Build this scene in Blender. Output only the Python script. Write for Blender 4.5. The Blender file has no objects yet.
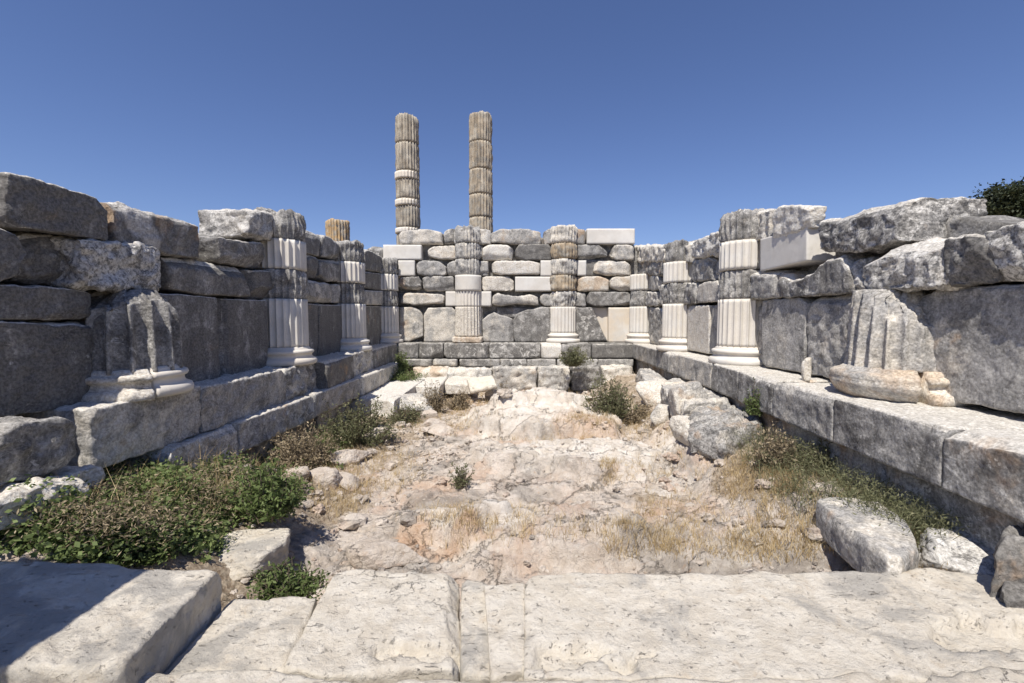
import bpy, math, random
import numpy as np
from math import radians as R, pi, sin, cos

# ------------------------------------------------------------------ camera, world, sun
S = bpy.context.scene
FPX, PITCH, YAW, ZC = 455.0, R(3.21), R(0.25), 2.0
cd = bpy.data.cameras.new('camera'); cam = bpy.data.objects.new('camera', cd)
S.collection.objects.link(cam); S.camera = cam
cd.sensor_width = 36.0; cd.lens = FPX*36/1024; cd.clip_start = 0.05; cd.clip_end = 2000
cam.location = (0, 0, ZC); cam.rotation_euler = (pi/2-PITCH, 0, YAW)
SUN_EL, SUN_AZ = R(59), R(18)            # the light travels towards +Y and, by SUN_AZ, towards +X
w = bpy.data.worlds.new('World'); S.world = w; w.use_nodes = True
nt = w.node_tree; bg = nt.nodes['Background']
sky = nt.nodes.new('ShaderNodeTexSky'); sky.sky_type = 'NISHITA'; sky.sun_disc = False
sky.sun_elevation = SUN_EL; sky.sun_rotation = pi+SUN_AZ
sky.air_density = 1.0; sky.dust_density = 0.3; sky.ozone_density = 2.6; sky.altitude = 50
tint = nt.nodes.new('ShaderNodeMix'); tint.data_type = 'RGBA'; tint.blend_type = 'MULTIPLY'; tint.inputs[0].default_value = 1; tint.inputs[7].default_value = (.88, .91, 1.18, 1)
nt.links.new(sky.outputs[0], tint.inputs[6]); nt.links.new(tint.outputs[2], bg.inputs[0]); bg.inputs[1].default_value = 0.082
sl = bpy.data.lights.new('sun', 'SUN'); so = bpy.data.objects.new('sun', sl); S.collection.objects.link(so)
sl.energy = 5.0; sl.angle = R(0.53); sl.color = (1.0, 0.94, 0.85)
from mathutils import Vector
ld = Vector((cos(SUN_EL)*sin(SUN_AZ), cos(SUN_EL)*cos(SUN_AZ), -sin(SUN_EL)))
so.rotation_euler = ld.to_track_quat('-Z', 'Y').to_euler(); so.location = (-10, -30, 40)
S.view_settings.view_transform = 'Standard'; S.view_settings.look = 'None'
S.view_settings.exposure = 0.26; S.view_settings.gamma = 1
S.render.resolution_x = 1024; S.render.resolution_y = 683

# ------------------------------------------------------------------ helpers
C = S.collection
rng = np.random.default_rng(7)
def ray(x, y):
    u = (x-512)/FPX; v = (y-341.5)/FPX
    cp, sp = cos(PITCH), sin(PITCH)
    a = np.array([u, cp-v*sp, -sp-v*cp])
    cy, sy = cos(YAW), sin(YAW)
    return np.array([a[0]*cy-a[1]*sy, a[0]*sy+a[1]*cy, a[2]])
def at(x, y, axis, val):                 # where the line of sight through a pixel meets a real plane
    d = ray(x, y); o = np.array([0, 0, ZC]); k = 'XYZ'.index(axis)
    return o+d*((val-o[k])/d[k])

_p = np.random.default_rng(3).permutation(256).astype(np.int64); _p = np.concatenate([_p, _p, _p])
_g = np.random.default_rng(4).normal(size=(256, 3)); _g /= np.linalg.norm(_g, axis=1)[:, None]
def perlin(P):
    P = np.asarray(P, float); i = np.floor(P).astype(np.int64); f = P-i; i &= 255
    u = f*f*f*(f*(f*6-15)+10); out = 0
    for dx in (0, 1):
        for dy in (0, 1):
            for dz in (0, 1):
                h = _p[_p[_p[(i[:, 0]+dx) & 255]+((i[:, 1]+dy) & 255)]+((i[:, 2]+dz) & 255)]
                g = _g[h]; d = f-np.array([dx, dy, dz])
                wgt = (u[:, 0] if dx else 1-u[:, 0])*(u[:, 1] if dy else 1-u[:, 1])*(u[:, 2] if dz else 1-u[:, 2])
                out = out+wgt*(g*d).sum(1)
    return out*1.6
def fbm(P, oct=4, gain=.5):
    a, s, o = 1.0, 0, np.asarray(P, float)
    for k in range(oct):
        s = s+a*perlin(o); o = o*2.03+17.3; a *= gain
    return s
def sstep(a, b, x):
    t = np.clip((x-a)/(b-a), 0, 1); return t*t*(3-2*t)

def make(name, V, F, mat, parent=None, smooth=True, attrs=None, props=None, center=True, fattrs=None):
    V = np.asarray(V, float)
    c = (V.min(0)+V.max(0))/2 if center else np.zeros(3)
    me = bpy.data.meshes.new(name)
    if isinstance(F, np.ndarray):
        n = F.shape[1]
        me.vertices.add(len(V)); me.vertices.foreach_set('co', (V-c).astype(np.float32).ravel())
        me.loops.add(F.size); me.loops.foreach_set('vertex_index', F.astype(np.int32).ravel())
        me.polygons.add(len(F)); me.polygons.foreach_set('loop_start', np.arange(0, F.size, n, dtype=np.int32))
        try: me.polygons.foreach_set('loop_total', np.full(len(F), n, dtype=np.int32))
        except Exception: pass
    else:
        me.from_pydata([tuple(v) for v in V-c], [], F)
    me.update(calc_edges=True); me.validate()
    me.polygons.foreach_set('use_smooth', [smooth]*len(me.polygons))
    for k, a in (attrs or {}).items():
        at_ = me.attributes.new(k, 'FLOAT', 'POINT'); at_.data.foreach_set('value', np.asarray(a, np.float32))
    for k, a in (fattrs or {}).items():
        at_ = me.attributes.new(k, 'FLOAT', 'FACE'); at_.data.foreach_set('value', np.asarray(a, np.float32))
    me.materials.append(mat)
    o = bpy.data.objects.new(name, me); C.objects.link(o)
    if parent is not None:
        o.parent = parent; o.location = Vector(c)-parent.location
    else: o.location = Vector(c)
    for k, v in (props or {}).items(): o[k] = float(v)
    return o
def thing(name, label, cat, loc=(0, 0, 0), group=None):
    o = bpy.data.objects.new(name, None); C.objects.link(o); o.location = Vector([float(a) for a in loc]); o.empty_display_size = .2
    o['label'] = label; o['category'] = cat
    if group: o['group'] = group
    return o
def tag(o, label, cat, group=None):
    o['label'] = label; o['category'] = cat
    if group: o['group'] = group
    return o

# ------------------------------------------------------------------ materials
def mat_new(name):
    m = bpy.data.materials.new(name); m.use_nodes = True
    return m, m.node_tree, m.node_tree.nodes['Principled BSDF']
class NB:
    def __init__(s, t): s.t = t
    def n(s, typ, **k):
        x = s.t.nodes.new('ShaderNode'+typ)
        for a, b in k.items(): setattr(x, a, b)
        return x
    def put(s, sock, v):
        if isinstance(v, bpy.types.NodeSocket): s.t.links.new(v, sock)
        elif isinstance(v, (tuple, list)):
            sock.default_value = (*v, 1.0) if len(v) == 3 and len(sock.default_value) == 4 else v
        else: sock.default_value = v
    def noise(s, vec, scale, detail=6, rough=.6, dist=0.0):
        x = s.n('TexNoise'); s.put(x.inputs['Vector'], vec); x.inputs['Scale'].default_value = scale
        x.inputs['Detail'].default_value = detail; x.inputs['Roughness'].default_value = rough; x.inputs['Distortion'].default_value = dist
        return x.outputs[0]
    def vor(s, vec, scale, feat='F1'):
        x = s.n('TexVoronoi'); x.feature = feat; s.put(x.inputs['Vector'], vec); x.inputs['Scale'].default_value = scale
        return x.outputs['Distance']
    def ramp(s, v, a, b, lo=0.0, hi=1.0):
        x = s.n('MapRange'); x.interpolation_type = 'SMOOTHSTEP'; s.put(x.inputs[0], v); s.put(x.inputs[1], a); s.put(x.inputs[2], b)
        x.inputs[3].default_value = lo; x.inputs[4].default_value = hi
        return x.outputs[0]
    def m(s, op, a, b=0.0, c=0.0):
        x = s.n('Math', operation=op); s.put(x.inputs[0], a); s.put(x.inputs[1], b); s.put(x.inputs[2], c); return x.outputs[0]
    def mix(s, f, a, b, mode='MIX'):
        x = s.n('Mix', data_type='RGBA', blend_type=mode); s.put(x.inputs[0], f); s.put(x.inputs[6], a); s.put(x.inputs[7], b); return x.outputs[2]
    def attr(s, name, typ='OBJECT'):
        x = s.n('Attribute', attribute_type=typ, attribute_name=name); return x.outputs['Fac']
    def vm(s, op, a, b):
        x = s.n('VectorMath', operation=op); s.put(x.inputs[0], a); s.put(x.inputs[1], b); return x.outputs[0]
    def bump(s, h, strength, dist, normal=None):
        x = s.n('Bump'); s.put(x.inputs['Height'], h); x.inputs['Strength'].default_value = strength; x.inputs['Distance'].default_value = dist
        if normal is not None: s.put(x.inputs['Normal'], normal)
        return x.outputs[0]
def stone_mat():
    m, t, p = mat_new('weathered_limestone'); b = NB(t)
    tc = b.n('TexCoord').outputs['Object']; oi = b.n('ObjectInfo')
    off = b.n('CombineXYZ'); r = oi.outputs['Random']
    b.put(off.inputs[0], b.m('MULTIPLY', r, 91.0)); b.put(off.inputs[1], b.m('MULTIPLY', r, 53.0)); b.put(off.inputs[2], b.m('MULTIPLY', r, 31.0))
    v = b.vm('ADD', tc, off.outputs[0])
    dark, warm, pale, lich = b.attr('dark'), b.attr('warm'), b.attr('pale'), b.attr('lichen')
    vs = b.vm('MULTIPLY', v, (1.0, 1.0, .22))                       # rain streaks run down
    n1 = b.noise(v, 2.6, 8, .62, .3); n2 = b.noise(v, 9, 6, .7); n3 = b.noise(vs, 6, 5, .6); n4 = b.noise(v, 45, 4, .7)
    fresh = b.mix(b.ramp(n2, .35, .7), (.50, .455, .385), (.60, .56, .49))
    grey = b.mix(b.ramp(n3, .38, .66), (.25, .243, .232), (.37, .355, .33))
    # how far the grey crust covers the stone
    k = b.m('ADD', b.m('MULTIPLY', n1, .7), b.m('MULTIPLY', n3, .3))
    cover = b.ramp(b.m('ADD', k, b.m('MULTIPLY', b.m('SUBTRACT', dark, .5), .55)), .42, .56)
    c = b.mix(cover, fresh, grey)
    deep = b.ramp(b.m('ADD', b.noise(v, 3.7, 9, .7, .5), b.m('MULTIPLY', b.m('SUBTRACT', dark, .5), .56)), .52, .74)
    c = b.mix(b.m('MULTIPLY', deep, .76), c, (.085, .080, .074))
    vn = b.m('ABSOLUTE', b.m('SUBTRACT', b.noise(b.vm('MULTIPLY', v, (1, 1, 1.6)), 1.6, 7, .6, .8), .5))
    c = b.mix(b.m('MULTIPLY', b.ramp(vn, .0, .010, 1, 0), b.ramp(n1, .5, .6, 0, .7)), c, (.06, .055, .05))
    c = b.mix(b.m('MULTIPLY', b.ramp(b.noise(b.vm('MULTIPLY', v, (1, 1, .3)), 6, 6, .65, .4), .56, .68), b.ramp(n1, .45, .6, .05, .4)), c, (.44, .42, .385))
    # white crusts and black spots of lichen
    wl = b.ramp(b.m('ADD', b.noise(v, 7.5, 8, .72, .8), b.m('MULTIPLY', b.m('SUBTRACT', pale, .5), .4)), .56, .66)
    c = b.mix(b.m('MULTIPLY', wl, .8), c, (.56, .54, .50))
    sp = b.ramp(b.m('ADD', b.noise(v, 30, 5, .75), b.m('MULTIPLY', b.m('SUBTRACT', lich, .5), .22)), .60, .68)
    c = b.mix(b.m('MULTIPLY', sp, .7), c, (.07, .07, .07))
    wn = b.ramp(b.m('ADD', b.m('MULTIPLY', b.attr('worn', 'GEOMETRY'), .62), b.m('ADD', b.m('MULTIPLY', n2, .5), b.m('MULTIPLY', n1, .25))), .60, .80)  # mask of the paler tone: up-facing faces, together with chipped edges
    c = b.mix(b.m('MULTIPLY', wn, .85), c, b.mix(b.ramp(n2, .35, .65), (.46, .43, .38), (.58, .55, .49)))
    c = b.mix(b.m('MULTIPLY', b.attr('scar', 'GEOMETRY'), .8), c, b.mix(b.ramp(n2, .35, .65), (.37, .355, .335), (.47, .45, .42)))
    # iron stains
    st = b.ramp(b.m('ADD', b.noise(v, 2.1, 5, .6, .4), b.m('MULTIPLY', b.m('SUBTRACT', warm, .5), .4)), .60, .74)
    c = b.mix(b.m('MULTIPLY', st, .55), c, (.36, .235, .135))
    c = b.mix(b.ramp(n4, .3, .7, 0, .35), c, (1, 1, 1), 'SOFT_LIGHT')
    c = b.mix(.5, c, b.mix(b.ramp(n4, .35, .65), (.3, .3, .3), (.7, .7, .7)), 'OVERLAY')
    b.put(p.inputs['Base Color'], c); p.inputs['Roughness'].default_value = .93
    p.inputs['Specular IOR Level'].default_value = .2
    vd = b.vor(v, 38); pit = b.ramp(b.noise(v, 22, 4, .8), .28, .42)
    h = b.m('ADD', b.m('MULTIPLY', b.noise(v, 14, 10, .72), 1.0), b.m('ADD', b.m('MULTIPLY', pit, .35), b.m('MULTIPLY', vd, .25)))
    b.put(p.inputs['Normal'], b.bump(h, .7, .022))
    return m
def new_marble():
    m, t, p = mat_new('fresh_marble'); b = NB(t)
    tc = b.n('TexCoord').outputs['Object']; oi = b.n('ObjectInfo').outputs['Random']
    v = b.vm('ADD', tc, b.m('MULTIPLY', oi, 40))
    warm = b.attr('warm')
    c = b.mix(b.ramp(b.noise(v, 3, 6, .6, .3), .3, .7), (.57, .55, .51), (.67, .655, .62))
    c = b.mix(b.m('MULTIPLY', b.ramp(b.noise(v, 1.4, 4, .6), .3, .6), warm), c, (.64, .56, .45))
    c = b.mix(b.ramp(b.noise(v, 60, 3, .7), .62, .75, 0, .5), c, (.45, .43, .40))
    c = b.mix(b.ramp(b.noise(b.vm('MULTIPLY', v, (1, 1, .15)), 9, 5, .65), .56, .8, 0, .45), c, (.42, .40, .37))
    c = b.mix(b.ramp(b.noise(v, 5, 8, .75, .6), .52, .66, 0, .4), c, (.50, .475, .43)); c = b.mix(b.ramp(b.noise(v, 24, 6, .8), .60, .68, 0, .45), c, (.36, .34, .31))
    b.put(p.inputs['Base Color'], c); p.inputs['Roughness'].default_value = .8; p.inputs['Specular IOR Level'].default_value = .25
    b.put(p.inputs['Normal'], b.bump(b.noise(v, 60, 6, .7), .3, .006))
    return m
def rock_mat():
    m, t, p = mat_new('bedrock'); b = NB(t)
    v = b.n('TexCoord').outputs['Object']; soil = b.attr('soil', 'GEOMETRY')
    n1 = b.noise(v, 1.3, 9, .62, .6); n2 = b.noise(v, 5, 8, .7, .4); n3 = b.noise(v, 24, 6, .75); n0 = b.noise(v, .9, 6, .6, 1.0)
    c = b.mix(b.ramp(n2, .35, .65), (.55, .47, .39), (.70, .63, .555))
    c = b.mix(b.ramp(n1, .50, .64, 0, .6), c, (.53, .37, .27))
    c = b.mix(b.ramp(n0, .50, .62, 0, .8), c, b.mix(b.ramp(n2, .4, .62), (.26, .23, .20), (.43, .39, .345)))
    c = b.mix(b.ramp(b.noise(v, 3.1, 9, .75, .9), .55, .66, 0, .6), c, (.235, .21, .185))
    c = b.mix(b.ramp(n3, .55, .68, 0, .45), c, (.22, .19, .16))
    c = b.mix(b.ramp(b.noise(v, 60, 4, .8), .54, .70, 0, .35), c, (.30, .25, .20))
    c = b.mix(b.ramp(b.noise(v, 17, 6, .8, .4), .57, .66, 0, .7), c, (.66, .61, .53))
    c = b.mix(b.ramp(b.noise(v, 11, 6, .7, .5), .60, .68, 0, .5), c, (.44, .27, .15))
    cr = b.vor(b.vm('ADD', b.vm('MULTIPLY', v, (1, 1.8, 1)), b.m('MULTIPLY', n2, .6)), 1.1, 'DISTANCE_TO_EDGE')
    crack = b.ramp(cr, .0, .014, 1, 0)
    c = b.mix(b.m('MULTIPLY', b.m('MULTIPLY', crack, b.ramp(n1, .46, .56)), .4), c, (.15, .12, .09))
    c = b.mix(b.m('MULTIPLY', b.attr('bare', 'GEOMETRY'), b.ramp(b.noise(v, 6, 8, .75), .34, .52, .4, .97)), c, b.mix(b.ramp(n2, .4, .62), (.66, .59, .50), (.77, .725, .655)))
    c = b.mix(b.m('MULTIPLY', b.attr('rust', 'GEOMETRY'), .65), c, b.mix(b.ramp(n2, .4, .6), (.50, .28, .15), (.60, .42, .28)))
    sc = b.mix(b.ramp(n3, .38, .62), (.27, .205, .145), (.50, .42, .32))
    sc = b.mix(b.ramp(b.vor(v, 70), .0, .35, .6, 0), sc, (.48, .43, .36))
    c = b.mix(b.ramp(b.m('ADD', soil, b.m('MULTIPLY', b.m('SUBTRACT', n2, .5), .7)), .42, .58), c, sc)
    b.put(p.inputs['Base Color'], c); p.inputs['Roughness'].default_value = .95; p.inputs['Specular IOR Level'].default_value = .15
    h = b.m('ADD', b.m('MULTIPLY', b.noise(v, 7, 12, .74, .4), 1.0), b.m('ADD', b.m('MULTIPLY', n3, .4), b.m('MULTIPLY', crack, -.3)))
    b.put(p.inputs['Normal'], b.bump(h, 1.0, .06))
    return m
def slab_mat():
    m, t, p = mat_new('threshold_limestone'); b = NB(t)
    tc = b.n('TexCoord').outputs['Object']; r = b.n('ObjectInfo').outputs['Random']
    v = b.vm('ADD', tc, b.m('MULTIPLY', r, 47.0)); grey = b.attr('grey')
    n1 = b.noise(v, 2.2, 9, .65, .5); n2 = b.noise(v, 9, 8, .7, .3); n3 = b.noise(v, 40, 6, .7)
    c = b.mix(b.ramp(n2, .35, .65), (.61, .55, .455), (.71, .66, .57))
    c = b.mix(b.ramp(b.m('ADD', n1, b.m('MULTIPLY', b.m('SUBTRACT', grey, .5), .4)), .54, .66, 0, .8), c, (.385, .365, .33))
    c = b.mix(b.ramp(b.noise(v, 5, 6, .7, .6), .58, .7, 0, .45), c, (.50, .39, .27))
    # short dark scratches and pits lying along the bedding
    sv = b.vm('MULTIPLY', v, (5, 17, 8)); s1 = b.ramp(b.noise(sv, 1.5, 5, .72, 1.3), .63, .69)
    c = b.mix(b.m('MULTIPLY', s1, b.ramp(n1, .46, .58, 0, .55)), c, (.24, .205, .165))
    pit = b.ramp(b.noise(v, 26, 5, .75, .3), .60, .68)
    c = b.mix(b.m('MULTIPLY', pit, b.ramp(b.noise(v, 1.7, 4, .6), .48, .60, 0, .6)), c, (.27, .235, .19))
    c = b.mix(b.ramp(n3, .5, .75, 0, .3), c, (.33, .30, .26))
    b.put(p.inputs['Base Color'], c); p.inputs['Roughness'].default_value = .92; p.inputs['Specular IOR Level'].default_value = .2
    vn = b.m('ABSOLUTE', b.m('SUBTRACT', b.noise(v, 1.1, 8, .62, .9), .5)); cr = b.m('MULTIPLY', b.ramp(vn, .0, .006, 1, 0), b.ramp(b.noise(v, 1.3, 3, .5), .55, .66))
    b.put(p.inputs['Base Color'], b.mix(b.m('MULTIPLY', cr, .45), c, (.22, .19, .15)))
    h = b.m('ADD', b.noise(v, 15, 12, .75), b.m('ADD', b.m('MULTIPLY', b.m('ADD', s1, cr), -.5), b.m('MULTIPLY', pit, -.35)))
    b.put(p.inputs['Normal'], b.bump(h, 1.0, .03))
    return m
def old_col_mat():
    m, t, p = mat_new('old_column_stone'); b = NB(t)
    tc = b.n('TexCoord').outputs['Object']; r = b.n('ObjectInfo').outputs['Random']
    v = b.vm('ADD', tc, b.m('MULTIPLY', r, 61.0)); warm = b.attr('warm')
    vs = b.vm('MULTIPLY', v, (1, 1, .2)); n1 = b.noise(vs, 6, 7, .65); n2 = b.noise(v, 5, 8, .7); n3 = b.noise(v, 30, 5, .7)
    c = b.mix(b.ramp(n1, .38, .64), (.22, .205, .18), (.45, .42, .36))
    c = b.mix(b.m('MULTIPLY', b.ramp(n2, .38, .56), warm), c, (.44, .31, .17))
    c = b.mix(b.ramp(b.noise(v, 4, 7, .7, .4), .54, .68, 0, .7), c, (.13, .12, .105))
    c = b.mix(b.ramp(n3, .55, .7, 0, .5), c, (.16, .15, .13))
    b.put(p.inputs['Base Color'], c); p.inputs['Roughness'].default_value = .93; p.inputs['Specular IOR Level'].default_value = .2
    b.put(p.inputs['Normal'], b.bump(b.noise(v, 20, 9, .75), .8, .022))
    return m
def leaf_mat(name, c0, c1, c2, trans=.35):
    m, t, p = mat_new(name); b = NB(t)
    tone = b.attr('tone', 'GEOMETRY')
    r = b.n('ValToRGB'); b.put(r.inputs[0], tone); e = r.color_ramp.elements
    e[0].color = (*c0, 1); e[1].color = (*c2, 1); x = e.new(.5); x.color = (*c1, 1)
    b.put(p.inputs['Base Color'], r.outputs[0]); p.inputs['Roughness'].default_value = .6
    p.inputs['Specular IOR Level'].default_value = .25
    tr = b.n('BsdfTranslucent'); b.put(tr.inputs[0], r.outputs[0]); mx = b.n('MixShader'); mx.inputs[0].default_value = trans
    out = t.nodes['Material Output']; t.links.new(p.outputs[0], mx.inputs[1]); t.links.new(tr.outputs[0], mx.inputs[2]); t.links.new(mx.outputs[0], out.inputs[0])
    return m
def bark_mat():
    m, t, p = mat_new('bark'); b = NB(t); v = b.n('TexCoord').outputs['Object']
    b.put(p.inputs['Base Color'], b.mix(b.noise(v, 12), (.10, .075, .05), (.22, .18, .13))); p.inputs['Roughness'].default_value = .95
    return m
def soil_mat():
    m, t, p = mat_new('dry_earth'); b = NB(t); v = b.n('TexCoord').outputs['Object']
    c = b.mix(b.ramp(b.noise(v, .25, 8, .6), .35, .65), (.30, .22, .13), (.40, .31, .19))
    c = b.mix(b.ramp(b.noise(v, 6, 6, .7), .5, .7, 0, .6), c, (.18, .16, .09))
    b.put(p.inputs['Base Color'], c); p.inputs['Roughness'].default_value = 1
    b.put(p.inputs['Normal'], b.bump(b.noise(v, 3, 8, .7), .8, .08))
    return m
M_ST, M_NEW, M_ROCK, M_SLAB, M_COL, M_BARK, M_SOIL = stone_mat(), new_marble(), rock_mat(), slab_mat(), old_col_mat(), bark_mat(), soil_mat()
M_GREEN = leaf_mat('green_leaves', (.07, .095, .035), (.135, .18, .06), (.24, .30, .12))
M_OLIVE = leaf_mat('dusty_leaves', (.09, .09, .05), (.155, .165, .085), (.27, .26, .15))
M_DRY = leaf_mat('dry_twigs', (.15, .12, .075), (.27, .215, .14), (.42, .345, .23), .2)
M_STRAW = leaf_mat('straw', (.36, .26, .13), (.52, .40, .22), (.66, .55, .35), .25)
M_TREE = leaf_mat('oak_leaves', (.016, .022, .010), (.03, .04, .018), (.055, .065, .03), .1)

# ------------------------------------------------------------------ stone blocks
def box_grid(nx, ny, nz):
    idx = -np.ones((nx+1, ny+1, nz+1), np.int64)
    I = np.stack(np.meshgrid(np.arange(nx+1), np.arange(ny+1), np.arange(nz+1), indexing='ij'), -1).reshape(-1, 3)
    m = ((I == 0) | (I == np.array([nx, ny, nz]))).any(1); I = I[m]
    idx[I[:, 0], I[:, 1], I[:, 2]] = np.arange(len(I)); Q = []
    def q(g, flip):
        a = np.stack([g[:-1, :-1], g[1:, :-1], g[1:, 1:], g[:-1, 1:]], -1).reshape(-1, 4)
        Q.append(a[:, ::-1] if flip else a)
    q(idx[:, :, nz], False); q(idx[:, :, 0], True); q(idx[nx], False); q(idx[0], True); q(idx[:, ny, :], True); q(idx[:, 0, :], False)
    return I, np.concatenate(Q)
def polyat(P, s):
    P = np.asarray(P, float); L = np.concatenate([[0], np.cumsum(np.linalg.norm(np.diff(P, axis=0), axis=1))]); L /= L[-1]
    return np.stack([np.interp(s, L, P[:, k]) for k in range(3)], -1)
def block(name, top, bot, W, depth, mat=None, parent=None, rad=.05, amp=.012, big=.0, res=.03, seed=0, gap=.006, chip=1.0, props=None, label=None, wornk=1.0, scars=(), cuts=7, cutd=.085, hollow=None):
    """top and bot: 3-D polylines of the upper and the lower edge of the front face; W: the way the front face looks."""
    W = np.asarray(W, float); top = np.asarray(top, float); bot = np.asarray(bot, float)
    U0 = (top[-1]+bot[-1]-top[0]-bot[0])/2; hx = np.linalg.norm(U0)/2; U = U0/np.linalg.norm(U0)
    V0 = (polyat(top, np.array([.5]))-polyat(bot, np.array([.5])))[0]; hy = max(np.linalg.norm(V0)/2, .04); Vv = V0/np.linalg.norm(V0)
    hz = depth/2; h = np.array([hx, hy, hz])
    nx, ny, nz = [int(np.clip(round(2*a/res), 3, lim)) for a, lim in zip(h, (170, 120, 40))]
    I, Q = box_grid(nx, ny, nz)
    q = (I/np.array([nx, ny, nz])*2-1)*h
    off = np.array([seed*3.17 % 50, seed*7.77 % 50, seed*1.31 % 50])
    nn = fbm(q*2.6+off, 3); r = rad*(.45+chip*1.9*np.clip(nn+.1, 0, 1)**1.3)
    if chip >= .9 and cuts: r = r*.42
    r = np.minimum(r, h.min()*.92)[:, None]
    inn = np.clip(q, -(h-r), h-r); d = q-inn; L = np.linalg.norm(d, axis=1)[:, None]
    n = d/np.maximum(L, 1e-9)
    disp = amp*fbm(q*7+off, 4, .55)[:, None]+big*fbm(q*1.7+off+5, 2)[:, None]
    q = inn+n*(r+disp)
    if chip >= .9 and cuts:
        rc = np.random.default_rng(int(seed)*13+5)
        for _ in range(cuts):
            ax = rc.integers(0, 4)
            nv = {0: (rc.choice([-1, 1]), 0, 1), 1: (0, rc.choice([-1, 1]), 1), 2: (rc.choice([-1, 1]), rc.choice([-1, 1]), 1), 3: (rc.choice([-1, 1]), rc.choice([-1, 1]), .5)}[int(ax)]
            nv = np.array(nv, float)*rc.uniform(.45, 1.0, 3)+rc.normal(0, .12, 3); nv /= np.linalg.norm(nv)
            dep = rc.uniform(.25, 1.0)*cutd*min(1, h.min()*5)
            dd_ = (np.abs(nv)*h).sum()-dep-.25*dep*(ax < 2)
            ex = q@nv-dd_-.012*fbm(q*9+off+_, 4)-.02*fbm(q*2.2+off+_, 2)
            q = q-nv*np.maximum(ex, 0)[:, None]
    if hollow is not None: q = hollow(q, h)
    s = (q[:, 0]/(h[0])+1)/2; t = (q[:, 1]/(h[1])+1)/2
    k = 1-gap/np.maximum(h, .02); s = .5+(s-.5)*k[0]; t = .5+(t-.5)*k[1]
    sc = np.clip(s, 0, 1)
    A = polyat(bot, sc); B = polyat(top, sc)
    P = A+(B-A)*t[:, None]+U*((s-sc)*2*h[0])[:, None]+W*(q[:, 2]-hz)[:, None]
    flip = np.dot(np.cross(U, Vv), W) < 0
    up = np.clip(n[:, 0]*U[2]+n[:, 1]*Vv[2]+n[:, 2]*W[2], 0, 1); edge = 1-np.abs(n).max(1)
    worn = wornk*np.clip(.62*sstep(.35, .9, up)+1.5*edge*(n[:, 2] > .1), 0, 1)  # up-facing faces set paler, plus wear on the rounded front edges
    if flip: Q = Q[:, ::-1]
    pr = {'dark': .5, 'warm': .35, 'pale': .3, 'lichen': .4, 'grey': .5}; pr.update(props or {}); rj = np.random.default_rng(int(seed)+900)
    if chip >= .9: pr['dark'] += rj.uniform(-.10, .10); pr['warm'] += rj.uniform(-.15, .2); pr['pale'] += rj.uniform(-.2, .2)
    scar = np.zeros(len(P))
    for c_, rx_, rz_, a_ in scars:
        e = np.sqrt((np.hypot(P[:, 0]-c_[0], P[:, 1]-c_[1])/rx_)**2+((P[:, 2]-c_[2])/rz_)**2)
        scar = np.maximum(scar, a_*sstep(1.25, .75, e+.35*fbm(P*6+3, 4)))
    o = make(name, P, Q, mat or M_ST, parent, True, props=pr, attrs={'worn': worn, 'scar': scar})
    if label: o['label'] = label
    return o
SEED = [0]
def nseed(): SEED[0] += 1; return SEED[0]
XW, YB = 3.6, 13.0
WALLS = {'L': ('X', -XW, (1, 0, 0)), 'R': ('X', XW, (-1, 0, 0)), 'B': ('Y', YB, (0, -1, 0))}
def wb(wall, parent, top, bot, prot=0., depth=.5, **k):
    ax, val, W = WALLS[wall]; v = val+(W[0] if ax == 'X' else W[1])*prot
    T = [at(x, y, ax, v) for x, y in top]; B = [at(x, y, ax, v) for x, y in bot]
    dist = np.mean([p[1] for p in T])
    k.setdefault('res', max(.016, dist*.0036)); k.setdefault('seed', nseed()); k.setdefault('name', 'stone_block')
    name = k.pop('name')
    return block(name, T, B, W, depth+prot, parent=parent, **k)
def rect(x0, y0, x1, y1): return [(x0, y0), (x1, y0)], [(x0, y1), (x1, y1)]
def smooth_block(wall, parent, top, bot, prot=0., depth=.5, warm=.2, label='smooth new white marble block', **k):
    return wb(wall, parent, top, bot, prot, depth, name='marble_block', mat=M_NEW, rad=.010, amp=.0018, chip=.5, gap=.003, props={'warm': warm}, label=label, **k)

# ------------------------------------------------------------------ the setting
xs = np.concatenate([-np.geomspace(600, 8, 30), np.linspace(-7, 7, 8), np.geomspace(8, 600, 30)])
ys = np.concatenate([[-300, -60, -20, -5, 0, 5, 10, 14], np.geomspace(17, 900, 40)])
GX, GY = np.meshgrid(xs, ys, indexing='ij')
dd = np.hypot(GX-30, GY-26)
GZ = -.35+4.9*np.exp(-(np.hypot((GX-34)/15, (GY-26)/16))**2.4)+.12*fbm(np.stack([GX*.3, GY*.3, 0*GX], -1).reshape(-1, 3), 3).reshape(GX.shape)*sstep(8, 12, np.abs(GX))
n1, n2 = GX.shape; ii = np.arange(n1*n2).reshape(n1, n2)
F = np.stack([ii[:-1, :-1], ii[1:, :-1], ii[1:, 1:], ii[:-1, 1:]], -1).reshape(-1, 4)
g = make('ground', np.stack([GX, GY, GZ], -1).reshape(-1, 3), F, M_SOIL); g['kind'] = 'structure'

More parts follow.
